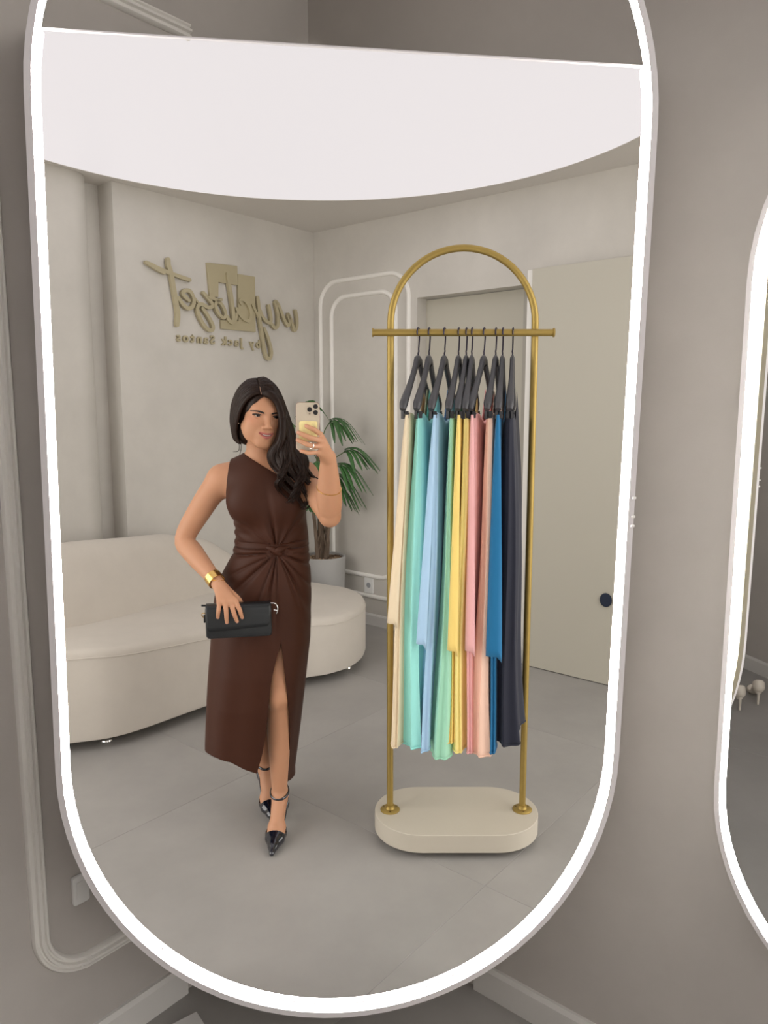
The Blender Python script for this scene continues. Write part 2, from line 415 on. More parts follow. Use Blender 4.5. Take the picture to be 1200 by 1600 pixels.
# ridged panel moulding on the left wall; its right end passes behind the mirror
ridge = [(a_ * 0.78, b_) for a_, b_ in [(-0.024, 0), (-0.024, 0.008), (-0.019, 0.014), (-0.013, 0.014), (-0.010, 0.008), (-0.006, 0.009), (-0.003, 0.017), (0.004, 0.017), (0.007, 0.009), (0.011, 0.008), (0.014, 0.013), (0.020, 0.012), (0.024, 0.006), (0.024, 0)]]
path = [(0.58, 0.265)] + [(0.77 + 0.12 * math.sin(k / 8 * PI / 2), 0.385 - 0.12 * math.cos(k / 8 * PI / 2)) for k in range(9)]
path += [(0.89, 0.385 + k * 0.1) for k in range(1, 19)] + [(0.77 + 0.12 * math.cos(k / 8 * PI / 2), 2.312 + 0.14 * math.sin(k / 8 * PI / 2)) for k in range(9)] + [(0.6, 2.452), (0.45, 2.452), (0.3, 2.452)]
def clear(q):
    h = hole_l(q[0]); return h is None or not (h[0] - 0.004 < q[1] < h[1] + 0.006)
fine = [tuple(q) for q in spline(path, 400)]
first = next(i for i in range(200) if clear(fine[i])); last = next(i for i in range(399, 200, -1) if clear(fine[i]))
path = fine[first:last + 1:2]
moulding('trim_3', C0, LW, nl, path, ridge, 'white ridged panel moulding with a rounded corner on the left wall', M_white, closed=False)
# outlet half hidden by the rim, low on the left wall
ol = thing('power_outlet', 'white power outlet low on the left wall beside the mirror rim', 'outlet', wallpt(C0, LW, nl, 0.775, 0.455))
c = wallpt(C0, LW, nl, 0.793, 0.452)
under(ol, MB().prism(round_rect(-0.02, 0.02, -0.035, 0.035, 0.006, 4), c, LW, EZ, nl, 0, 0.012).build('plate', MATS['outlet_plastic'], bevel=0.003),
      MB().prism(round_rect(-0.012, 0.012, -0.022, 0.022, 0.004, 4), c, LW, EZ, nl, 0.012, 0.014).build('socket', MATS['outlet_plastic']))
# small white card lying on the floor at the mirror foot
cd = MB().prism([(-0.045, -0.035), (0.045, -0.035), (0.045, 0.035), (-0.045, 0.035)], (-0.343, 1.722, 0.0008), (0.85, 0.53, 0), (-0.53, 0.85, 0), (0, 0, 1), 0, 0.004).build('card', mat('card_white', (0.75, 0.74, 0.73, 1), 0.5))
tag(cd, 'small white card lying on the floor under the mirror', 'card')

# ---------------------------------------------------------------- second glowing mirror, flat on the right wall, a real mirror
m2 = thing('wall_mirror', 'second glowing-rim mirror cut off by the right edge of the picture', 'mirror', wallpt(C0, RW, nr, 1.66, 0))
def stad2(r, n=32):
    return [(1.635 + r * math.cos(a), 0.79 + r * math.sin(a)) for a in [PI + k / n * PI for k in range(n + 1)]] + [(1.635 + r * math.cos(a), 1.80 + r * math.sin(a)) for a in [k / n * PI for k in range(n + 1)]]
def ring2(name, r0, r1, d0, d1, m):
    A_, B_ = stad2(0.44 + r0), stad2(0.44 + r1); N = len(A_)
    vs = [wallpt(C0, RW, nr, s, z, d) for (L, d) in ((A_, d0), (B_, d0), (B_, d1), (A_, d1)) for s, z in L]
    return MB().add(vs, [(k * N + i, k * N + (i + 1) % N, ((k + 1) % 4) * N + (i + 1) % N, ((k + 1) % 4) * N + i) for i in range(N) for k in range(4)]).build(name, m, smooth=True, angle=50)
g = MB().add([wallpt(C0, RW, nr, s, z, 0.012) for s, z in stad2(0.4405)], [tuple(range(len(stad2(1))))]).build('glass', mat('mirror_glass', (0.86, 0.87, 0.87, 1), 0.0, 1.0))
under(m2, g, ring2('rim', 0.004, 0.014, 0.006, 0.0285, M_rim), ring2('light_strip', 0.0, 0.004, 0.013, 0.028, M_led), ring2('back_edge', 0.010, 0.018, 0.0, 0.008, MATS['back_edge']))
# what that mirror shows: a wall behind the photographer with a pair of pale shoes at its foot
A0, A1 = Vector((-3.0, -0.20, 0)), Vector((-0.9, -0.62, 0)); e = (A1 - A0).normalized(); n_ = Vector((-e.y, e.x, 0))
bw = MB().prism([(0, 0), ((A1 - A0).length, 0), ((A1 - A0).length, H), (0, H)], A0, e, EZ, n_, -0.12, 0).build('wall_front', M_wall2)
structure(bw, 'grey plaster wall behind the photographer reflected in the second mirror', 'wall')
baseboard('baseboard_front', A0, e, n_, 0, (A1 - A0).length, 'white skirting board reflected in the second mirror', 0.085)

# unseen wall added behind the camera, keeps world light off the corner
rw = MB()
rw.prism([(0, 0), (5.6, 0), (5.6, H), (0, H)], (-2.8, -2.3, 0), (1, 0, 0), EZ, (0, 1, 0), -0.1, 0)
structure(rw.build('wall_light_block', M_wall2), 'unseen grey wall added behind the photographer to block world light', 'wall')
# ---------------------------------------------------------------- curved sofa
M_sofa = mat('sofa_fabric', (0.575, 0.53, 0.47, 1), 0.9, noise=0.03, nscale=7, bump=0.05, bscale=240, sheen=0.15)
M_chrome = mat('chrome', (0.8, 0.8, 0.8, 1), 0.12, 1.0)
sofa = thing('sofa', 'long cream curved sofa with a low sloping backrest on chrome feet', 'sofa', (-0.6, 4.2, 0))
plan = [(-1.72, 3.55), (-1.52, 3.36), (-1.30, 3.30), (-1.095, 3.325), (-0.886, 3.40), (-0.573, 3.69), (-0.30, 3.92), (-0.06, 4.06), (0.065, 4.105), (0.20, 4.215), (0.285, 4.38),
        (0.315, 4.57), (0.28, 4.76), (0.17, 4.92), (-0.04, 5.02), (-0.30, 5.02), (-0.58, 4.86), (-0.90, 4.56), (-1.30, 4.17), (-1.65, 3.88)]
pl = [np.array(q[:2]) for q in spline([plan[-1]] + plan + [plan[0], plan[1]], 24 * 6)]
# keep one clean closed loop
loop = spline(plan + [plan[0]], 121)[:-1]
loop = [np.array(p) for p in loop]; NL = len(loop)
def nrm(i):
    t = loop[(i + 1) % NL] - loop[(i - 1) % NL]; t = t / np.linalg.norm(t); return np.array([t[1], -t[0]])
def seat_h(x): return 0.385 + np.clip((-x + 0.1) / 1.1, 0, 1) * 0.105
cen = np.mean(loop, axis=0)
def ringat(inset, zf):
    out = []
    for i, p in enumerate(loop):
        q = p - nrm(i) * inset; out.append((q[0], q[1], zf(p[0])))
    return out
rows = [ringat(0.03, lambda x: 0.05), ringat(0.006, lambda x: 0.055), ringat(0.0, lambda x: 0.075), ringat(0.0, lambda x: seat_h(x) - 0.045), ringat(0.003, lambda x: seat_h(x) - 0.022),
        ringat(0.012, lambda x: seat_h(x) - 0.007), ringat(0.03, lambda x: seat_h(x)), ringat(0.08, lambda x: seat_h(x) + 0.006), ringat(0.16, lambda x: seat_h(x) + 0.012)]
sb = MB().grid(rows, True); n0 = len(rows) - 1
top = [sb.v[n0 * NL + i] for i in range(NL)]
ci = len(sb.v)
rows2 = []
for f in (0.7, 0.4, 0.12):
    rows2.append([(cen[0] * (1 - f) * 0 + p[0] + 0, p[1], p[2]) for p in top])
# close the top with a strip across the long direction
sb.f.append(tuple(n0 * NL + i for i in range(NL))); sb.f.append(tuple(range(NL))[::-1])
seat = sb.build('seat', M_sofa, smooth=True, angle=60, fix=True)
piping = MB().tube([(x, y, z - 0.0) for x, y, z in ringat(-0.0005, lambda x: seat_h(x) - 0.04)], 0.0028, 6, closed=True).build('piping', M_sofa, smooth=True)
# backrest: section swept along the join line, dropping away behind the woman
J = spline([(-1.68, 3.42), (-1.45, 3.53), (-1.22, 3.72), (-0.99, 3.95), (-0.80, 4.20), (-0.63, 4.45), (-0.47, 4.64), (-0.32, 4.74)], 40)
rows = []
for i, p in enumerate(J):
    p = np.array(p); a, b = np.array(J[max(i - 1, 0)]), np.array(J[min(i + 1, 39)]); t = (b - a) / np.linalg.norm(b - a); n = np.array([-t[1], t[0]])
    u = i / 39
    h = np.interp(u, [0, 0.12, 0.35, 0.62, 0.78, 0.9, 1.0], [0.84, 0.895, 0.885, 0.845, 0.765, 0.60, 0.44])
    k = np.interp(u, [0, 0.75, 1], [1, 1, 0.4])
    z0 = 0.36; hh = h - z0
    sec = [(0.0, 0), (0.015, 0.25), (0.045, 0.55), (0.085, 0.83), (0.115, 0.94), (0.15, 0.99), (0.185, 1.0), (0.22, 0.985), (0.25, 0.93), (0.262, 0.82), (0.27, 0.5), (0.27, 0.0)]
    rows.append([(p[0] + n[0] * q * k, p[1] + n[1] * q * k, z0 + hh * r) for q, r in sec])
bk = MB().grid(rows); nn = 12
bk.f.append(tuple(range(nn))[::-1]); bk.f.append(tuple(39 * nn + k for k in range(nn)))
back = bk.build('backrest', M_sofa, smooth=True, angle=70)
feet = []
for x, y in ((-1.0, 3.46), (0.19, 4.36), (-0.40, 3.99), (-1.50, 3.62), (-0.1, 4.85), (-1.2, 4.1), (-0.66, 4.62)):
    feet.append(MB().lathe([(0.026, 0.0), (0.028, 0.004), (0.026, 0.010), (0.014, 0.016), (0.013, 0.045), (0.022, 0.058)], (x, y, 0), 20).build('foot', M_chrome, smooth=True))
under(sofa, seat, back, *feet)
piping.parent = seat; piping.matrix_parent_inverse = seat.matrix_parent_inverse.copy()
piping.matrix_parent_inverse = Matrix.Identity(4)

# ---------------------------------------------------------------- potted palm
M_pot = mat('pot_grey', (0.40, 0.395, 0.385, 1), 0.55, noise=0.03)
M_leaf = mat('palm_leaf', (0.045, 0.135, 0.035, 1), 0.45, noise=0.35, nscale=3)
M_stem = mat('palm_stem', (0.14, 0.10, 0.07, 1), 0.8, noise=0.4, nscale=40, stretch=(1, 1, 0.3))
M_stalk = mat('palm_stalk', (0.10, 0.16, 0.05, 1), 0.6)
pc = Vector((0.062, 5.30, 0))
plant = thing('potted_palm', 'leafy green fan palm in a round grey pot behind the sofa end', 'plant', pc)
pt = MB().lathe([(0.105, 0.0), (0.13, 0.02), (0.150, 0.20), (0.160, 0.48), (0.163, 0.515), (0.158, 0.52), (0.146, 0.517), (0.143, 0.49), (0.0, 0.485)], pc, 48).build('pot', M_pot, smooth=True)
chips = MB(); rc = random.Random(3)
for k in range(260):
    a, r = rc.uniform(0, 2 * PI), 0.138 * math.sqrt(rc.random())
    R = Matrix.Rotation(rc.uniform(0, 2 * PI), 3, 'Z') @ Matrix.Rotation(rc.uniform(-0.5, 0.5), 3, 'X')
    chips.box((pc.x + r * math.cos(a), pc.y + r * math.sin(a), 0.490 + rc.uniform(0, 0.012)), (rc.uniform(0.02, 0.04), rc.uniform(0.008, 0.016), 0.006), R=R)
mc = bpy.data.materials.new('bark_chips'); mc.use_nodes = True
nt = mc.node_tree; b_ = nt.nodes['Principled BSDF']; b_.inputs['Roughness'].default_value = 0.9
gi = nt.nodes.new('ShaderNodeNewGeometry'); crp = nt.nodes.new('ShaderNodeValToRGB')
crp.color_ramp.elements[0].color = (0.07, 0.035, 0.02, 1); crp.color_ramp.elements[1].color = (0.42, 0.30, 0.19, 1)
nt.links.new(gi.outputs['Random Per Island'], crp.inputs[0]); nt.links.new(crp.outputs[0], b_.inputs['Base Color'])
ch = chips.build('bark_chips', mc); ch['kind'] = 'stuff'
kids = [pt, ch]
# stems with fibre sheaths
tops = []
for bx, by, tx, ty, tz, r in ((0.045, 5.30, 0.03, 5.28, 1.50, 0.024), (0.085, 5.32, 0.10, 5.30, 1.25, 0.017), (0.02, 5.27, -0.03, 5.22, 1.05, 0.014), (0.07, 5.25, 0.13, 5.2, 0.95, 0.012)):
    ps = spline([(bx, by, 0.47), ((bx * 2 + tx) / 3 + 0.005, by, 0.47 + (tz - 0.47) * 0.4), (tx, ty, tz)], 14)
    m_ = MB().tube(ps, [r * (1.15 - 0.5 * i / 13) * (1.12 if i % 3 == 0 else 1) for i in range(14)], 8)
    for s in range(6):
        q = ps[2 + s * 2]; a = rc.uniform(0, 2 * PI)
        m_.tube([q, (q[0] + 0.02 * math.cos(a), q[1] + 0.02 * math.sin(a), q[2] + 0.05), (q[0] + 0.035 * math.cos(a), q[1] + 0.035 * math.sin(a), q[2] + 0.11)], [r * 0.6, r * 0.45, 0.002], 5)
    kids.append(m_.build('stem', M_stem, smooth=True))
def fan(hub, start, aim, n, length, spread, droop, seed):
    """one fan leaf: stalk from start to hub, leaflets spread round the aim direction (2D angle in the picture plane, depth)"""
    rr = random.Random(seed); hub, start = Vector(hub), Vector(start)
    root = MB().tube(spline([start, (start + hub) / 2 + Vector((0, 0, 0.06)), hub], 10), 0.0035, 6).build('leaf_stalk', M_stalk, smooth=True)
    f = Vector(aim).normalized(); side = f.cross(Vector((0, 0, 1))); side = side.normalized() if side.length > 0.1 else Vector((1, 0, 0)); up = side.cross(f)
    for k in range(n):
        a = (k / (n - 1) - 0.5) * spread + rr.uniform(-0.05, 0.05); L = length * rr.uniform(0.85, 1.08) * (1 - 0.25 * abs(2 * k / (n - 1) - 1))
        d = (f * math.cos(a) + side * math.sin(a)).normalized(); w0 = rr.uniform(0.013, 0.018)
        rows = []
        M_ = 11
        wd = (side * math.cos(a) - f * math.sin(a)).normalized()
        for i in range(M_):
            t = i / (M_ - 1); p = hub + d * (L * t) + Vector((0, 0, 1)) * (0.10 * L * math.sin(PI * min(t * 1.2, 1)) - droop * L * t ** 2.2) + up * 0.02 * math.cos(a * 2)
            w = w0 * (0.25 + 1.1 * t ** 0.5 * (1 - t ** 3.2)) * 1.05
            if t > 0.98: w = 0.0025
            fold = Vector((0, 0, -0.25 * w)); rows.append([p - wd * w + fold, p - wd * w * 0.5 + fold * 0.3, p, p + wd * w * 0.5 + fold * 0.3, p + wd * w + fold])
        o = MB().grid(rows).build('leaflet', M_leaf, root, smooth=True, angle=180, fix=False, solid=0.0012)
    return root
def PV(u, v, y): return Vector(P(u, v, y))
fans = [((515, 660), 5.12, (0.75, -0.35, 0.05), 9, 0.25, 2.0, 0.75, 1), ((538, 706), 5.10, (0.85, -0.3, 0.02), 9, 0.27, 1.9, 0.6, 2), ((527, 728), 5.05, (0.75, -0.3, -0.15), 8, 0.24, 1.7, 0.7, 3),
        ((520, 742), 5.15, (0.6, -0.2, -0.3), 8, 0.27, 1.6, 0.6, 4), ((452, 660), 5.15, (-0.6, -0.5, 0.1), 8, 0.24, 2.2, 0.7, 5), ((486, 640), 5.35, (0.0, 0.2, 0.6), 8, 0.18, 2.2, 0.9, 6),
        ((470, 720), 5.2, (-0.6, -0.4, 0.0), 8, 0.24, 2.0, 0.7, 7), ((495, 725), 4.98, (0.1, -0.8, -0.2), 8, 0.2, 2.2, 0.9, 8), ((486, 795), 5.08, (-0.3, -0.6, 0.1), 5, 0.10, 1.8, 0.5, 9), ((528, 765), 5.2, (0.5, 0.1, -0.4), 7, 0.2, 1.5, 0.5, 10)]
for (uv, y, aim, n, L, sp, dr_, sd) in fans:
    hub = PV(uv[0], uv[1], y); st = (0.03, 5.28, max(0.95, hub.z - 0.28)) if hub.x < 0.12 or sd in (1, 2) else (0.10, 5.30, hub.z - 0.2)
    kids.append(fan(hub, st, aim, n, L, sp, dr_, sd))
under(plant, *kids)

# ---------------------------------------------------------------- raised lettering sign, reversed in the glass
M_gold = mat('sign_gold', (0.46, 0.405, 0.265, 1), 0.45, 0.25, noise=0.03)
sign = thing('wall_sign', 'raised dull-gold handwritten lettering with a square emblem on the plaster wall', 'sign', wallpt(K, EA, NA, 0.8, 2.2))
def stroke(name, pts, w, d=0.022, d0=0.004, n=None):
    n = n or max(10, 4 * len(pts)); c = spline(pts, n); L, Rr_ = [], []
    for i, p in enumerate(c):
        t = c[min(i + 1, n - 1)] - c[max(i - 1, 0)]; t = t / (np.linalg.norm(t) + 1e-9); nn = np.array([-t[1], t[0]])
        e = min(i, n - 1 - i); ww = w * (0.75 if e == 0 else 1.0); L.append(p + nn * ww); Rr_.append(p - nn * ww)
    t0 = c[0] - c[1]; t0 /= np.linalg.norm(t0) + 1e-9; t1 = c[-1] - c[-2]; t1 /= np.linalg.norm(t1) + 1e-9
    vs = []; b = MB()
    for off in (d0, d0 + d):
        for i in range(n): vs += [wallpt(K, EA, NA, L[i][0], L[i][1], off), wallpt(K, EA, NA, Rr_[i][0], Rr_[i][1], off)]
    m = 2 * n; fs = []
    for i in range(n - 1):
        a = 2 * i
        fs += [(a, a + 1, a + 3, a + 2), (m + a, m + a + 2, m + a + 3, m + a + 1), (a, a + 2, m + a + 2, m + a), (a + 1, m + a + 1, m + a + 3, a + 3)]
    fs += [(0, m, m + 1, 1), (2 * n - 2, 2 * n - 1, m + 2 * n - 1, m + 2 * n - 2)]
    for q, t in ((c[0], t0), (c[-1], t1)):
        cc = q; poly = [(cc[0] + w * 0.98 * math.cos(k * PI / 6), cc[1] + w * 0.98 * math.sin(k * PI / 6)) for k in range(12)]
        b.prism(poly, K, EA, EZ, NA, d0 + 0.0004, d0 + d - 0.0004)
    b.add(vs, fs)
    return b
LET = {
 't': [([(1.27, 2.466), (1.269, 2.434), (1.253, 2.391), (1.238, 2.303), (1.222, 2.214), (1.214, 2.152), (1.222, 2.089)], 0.016),
       ([(1.421, 2.429), (1.345, 2.408), (1.268, 2.391), (1.199, 2.38), (1.118, 2.368)], 0.012), ([(1.40, 2.415), (1.34, 2.392), (1.30, 2.382)], 0.006)],
 'e': [([(1.129, 2.243), (1.174, 2.277), (1.152, 2.301), (1.116, 2.297), (1.092, 2.257), (1.102, 2.212), (1.136, 2.193), (1.176, 2.214), (1.205, 2.25)], 0.0125), ([(1.089, 2.266), (1.054, 2.232)], 0.006)],
 's': [([(1.016, 2.302), (0.964, 2.257), (0.949, 2.228), (0.985, 2.216), (1.027, 2.23), (1.057, 2.223), (1.068, 2.188), (1.039, 2.126), (0.995, 2.08), (0.957, 2.077), (0.951, 2.108), (0.989, 2.165), (1.028, 2.205)], 0.0125)],
 'o': [([(0.972, 2.28), (0.934, 2.274), (0.895, 2.258), (0.866, 2.229), (0.85, 2.189), (0.865, 2.161), (0.898, 2.179), (0.923, 2.213), (0.925, 2.249), (0.881, 2.275)], 0.0115)],
 'l': [([(0.822, 2.444), (0.813, 2.388), (0.801, 2.326), (0.79, 2.248), (0.784, 2.185), (0.791, 2.142), (0.818, 2.147), (0.836, 2.172)], 0.0135), ([(0.791, 2.142), (0.766, 2.16), (0.758, 2.198)], 0.010)],
 'c': [([(0.713, 2.269), (0.723, 2.287), (0.688, 2.294), (0.653, 2.262), (0.632, 2.21), (0.649, 2.165), (0.685, 2.167), (0.726, 2.193), (0.757, 2.23)], 0.0125)],
 'y': [([(0.613, 2.269), (0.568, 2.2)], 0.010), ([(0.567, 2.324), (0.56, 2.261), (0.557, 2.196), (0.535, 2.081), (0.514, 1.971), (0.492, 1.924), (0.465, 1.928), (0.454, 1.974), (0.481, 2.057), (0.515, 2.122)], 0.013),
       ([(0.556, 2.251), (0.524, 2.196), (0.476, 2.167), (0.452, 2.183), (0.459, 2.238), (0.469, 2.279)], 0.0125)],
 'm': [([(0.449, 2.161), (0.415, 2.136), (0.388, 2.158), (0.386, 2.234), (0.407, 2.311), (0.38, 2.297), (0.339, 2.222), (0.293, 2.163), (0.276, 2.188), (0.287, 2.241), (0.256, 2.195), (0.229, 2.134), (0.205, 2.165), (0.203, 2.223), (0.214, 2.271)], 0.0125)],
}
kids = []
for ch_, strokes in LET.items():
    b = MB()
    for i, (q, w_) in enumerate(strokes):
        s_ = stroke('letter', q, w_ * 0.95, 0.022 if ch_ not in 'loc' else 0.026, 0.006 + i * 0.0006); b.add(s_.v, s_.f)
    kids.append(b.build('letter', M_gold))
for poly in ([(0.977, 2.494), (0.733, 2.509), (0.73, 2.385), (0.89, 2.385), (0.895, 2.289), (0.962, 2.289)], [(0.728, 2.459), (0.582, 2.46), (0.586, 2.094), (0.878, 2.092), (0.879, 2.149), (0.735, 2.152), (0.73, 2.385)]):
    kids.append(MB().prism(poly, K, EA, EZ, NA, 0.0, 0.018).build('emblem_square', M_gold, bevel=0.001))
# small line of raised letters beneath, one mesh per letter
line = 'by Jack Santos'
xs = 0.545
for chx in line:
    if chx == ' ': xs += 0.036; continue
    fc = bpy.data.curves.new('txt', 'FONT'); fc.body = chx; fc.size = 0.078; fc.extrude = 0.007; fc.offset = 0.0022
    fo = bpy.data.objects.new('txt', fc); COL.objects.link(fo)
    bpy.context.view_layer.update()
    me = bpy.data.meshes.new_from_object(fo.evaluated_get(bpy.context.evaluated_depsgraph_get()))
    wdt = max(v.co.x for v in me.vertices) - min(v.co.x for v in me.vertices); x0 = min(v.co.x for v in me.vertices)
    for v in me.vertices:
        p = wallpt(K, EA, NA, xs + (v.co.x - x0), 1.99 + v.co.y, 0.009 + v.co.z); v.co = p
    bpy.data.objects.remove(fo); bpy.data.curves.remove(fc)
    me.materials.clear(); me.name = 'small_letter'
    kids.append(finish(me, 'small_letter', M_gold)); xs += wdt + 0.0175
under(sign, *kids)
# ---------------------------------------------------------------- clothes rack
M_brass = mat('brushed_brass', (0.40, 0.285, 0.085, 1), 0.48, 0.75, noise=0.05, nscale=30)
M_plinth = mat('rack_plinth', (0.52, 0.475, 0.395, 1), 0.55, noise=0.02)
RA = math.radians(-5.3)
RX = Vector((math.cos(RA), math.sin(RA), 0)); RY = Vector((-RX.y, RX.x, 0)); R0 = Vector((0.5105, 2.535, 0))
def rk(x, y, z): return R0 + RX * x + RY * y + EZ * z
rack = thing('clothes_rack', 'arched brass clothes rack on a cream stadium-shaped plinth', 'clothes rack', R0)
kids = []
def stad_plan(L, r, n=20):
    return [(L + r * math.cos(a), r * math.sin(a)) for a in [-PI / 2 + k / n * PI for k in range(n + 1)]] + [(-L + r * math.cos(a), r * math.sin(a)) for a in [PI / 2 + k / n * PI for k in range(n + 1)]]
kids.append(MB().prism(stad_plan(0.133, 0.169), R0, RX, RY, EZ, 0.025, 0.092).build('plinth', M_plinth, bevel=0.002, smooth=True))
for x, y in ((-0.2, -0.07), (0.2, -0.07), (-0.2, 0.07), (0.2, 0.07)):
    kids.append(MB().lathe([(0.02, 0), (0.022, 0.004), (0.022, 0.02), (0.018, 0.026)], rk(x, y, 0), 16).build('caster', mat('caster_black', (0.03, 0.03, 0.035, 1), 0.5), smooth=True))
hw = 0.2455; zs = 1.855
arc = [rk(-hw, 0, 0.095), rk(-hw, 0, 0.6), rk(-hw, 0, 1.2), rk(-hw, 0, 1.7)] + [rk(-hw * math.cos(a), 0, zs + hw * math.sin(a)) for a in [k / 30 * PI for k in range(31)]] + [rk(hw, 0, 1.7), rk(hw, 0, 1.2), rk(hw, 0, 0.6), rk(hw, 0, 0.095)]
kids.append(MB().tube(arc, 0.0118, 16).build('arch_tube', M_brass, smooth=True))
bar = MB().tube([rk(-0.305, -0.016, 1.822), rk(0.305, -0.016, 1.822)], 0.0118, 16).build('bar', M_brass, smooth=True)
kids.append(bar)
for sx in (-1, 1):
    e_ = MB().tube([rk(sx * 0.303, -0.016, 1.822), rk(sx * 0.308, -0.016, 1.822)], 0.0150, 20).build('end_cap', M_brass, smooth=True)
    kids.append(e_)
    fl_ = MB().lathe([(0.036, 0.0), (0.036, 0.003), (0.033, 0.006), (0.018, 0.008), (0.0155, 0.012), (0.0150, 0.020)], rk(sx * hw, 0, 0.092), 28).build('flange', M_brass, smooth=True)
    kids.append(fl_)
    for k in range(3):
        a = -PI / 2 + (k - 1) * 2.0; q = rk(sx * hw + 0.025 * math.cos(a), 0.025 * math.sin(a), 0.0965)
        kids.append(MB().lathe([(0.0048, 0), (0.0048, 0.002), (0.003, 0.003)], q, 10).build('screw', mat('screw_dark', (0.16, 0.11, 0.04, 1), 0.4, 0.8)))
under(rack, *kids)

# ---------------------------------------------------------------- hangers and the ten garments
M_hang = mat('hanger_plastic', (0.055, 0.055, 0.062, 1), 0.45)
M_hook = mat('hanger_wire', (0.035, 0.03, 0.05, 1), 0.3, 0.6)
M_clip = mat('hanger_clip', (0.012, 0.013, 0.018, 1), 0.4)
COLS = [('cream', (0.80, 0.66, 0.46), 'cream'), ('aqua', (0.34, 0.80, 0.74), 'aqua turquoise'), ('sky', (0.42, 0.63, 0.86), 'sky blue'), ('mint', (0.38, 0.74, 0.54), 'mint green'),
        ('gold', (0.95, 0.70, 0.21), 'golden yellow'), ('lemon', (0.95, 0.80, 0.29), 'lemon yellow'), ('rose', (0.86, 0.45, 0.45), 'rose pink'), ('peach', (0.93, 0.62, 0.48), 'pale peach'),
        ('petrol', (0.004, 0.15, 0.34), 'petrol blue'), ('navy', (0.008, 0.010, 0.025), 'navy')]
# position on the bar, turn, lean of the near edge, near hem height, half thickness top / hem, sash tail (length fraction or 0)
ROWS = [(-0.152, 16.8, 0.013, -0.030, 0.415, 0.008, 0.020, 0.60), (-0.115, 14.8, 0.002, -0.016, 0.412, 0.013, 0.042, 0), (-0.063, 16.5, 0.012, -0.018, 0.412, 0.011, 0.022, 0.66),
        (-0.015, 14.3, 0.005, -0.016, 0.392, 0.009, 0.033, 0), (0.011, 13.5, 0.004, -0.022, 0.446, 0.008, 0.021, 0.70), (0.030, 12.5, 0.001, -0.008, 0.402, 0.010, 0.023, 0),
        (0.071, 19.5, 0.007, 0.006, 0.408, 0.012, 0.017, 0.68), (0.111, 15.5, 0.005, 0.000, 0.405, 0.012, 0.039, 0), (0.134, 12.0, 0.0, -0.004, 0.417, 0.010, 0.018, 0.70), (0.168, 11.2, 0.0, 0.010, 0.436, 0.014, 0.052, 0)]
ORD = ['first', 'second', 'third', 'fourth', 'fifth', 'sixth', 'seventh', 'eighth', 'ninth', 'tenth']
def fabric(nm, c):
    m = mat('fabric_' + nm, (*c, 1), 0.8, noise=0.03, nscale=12, bump=0.03, bscale=35, sheen=0.1, stretch=(1, 1, 0.35))
    return m
LE = 0.192
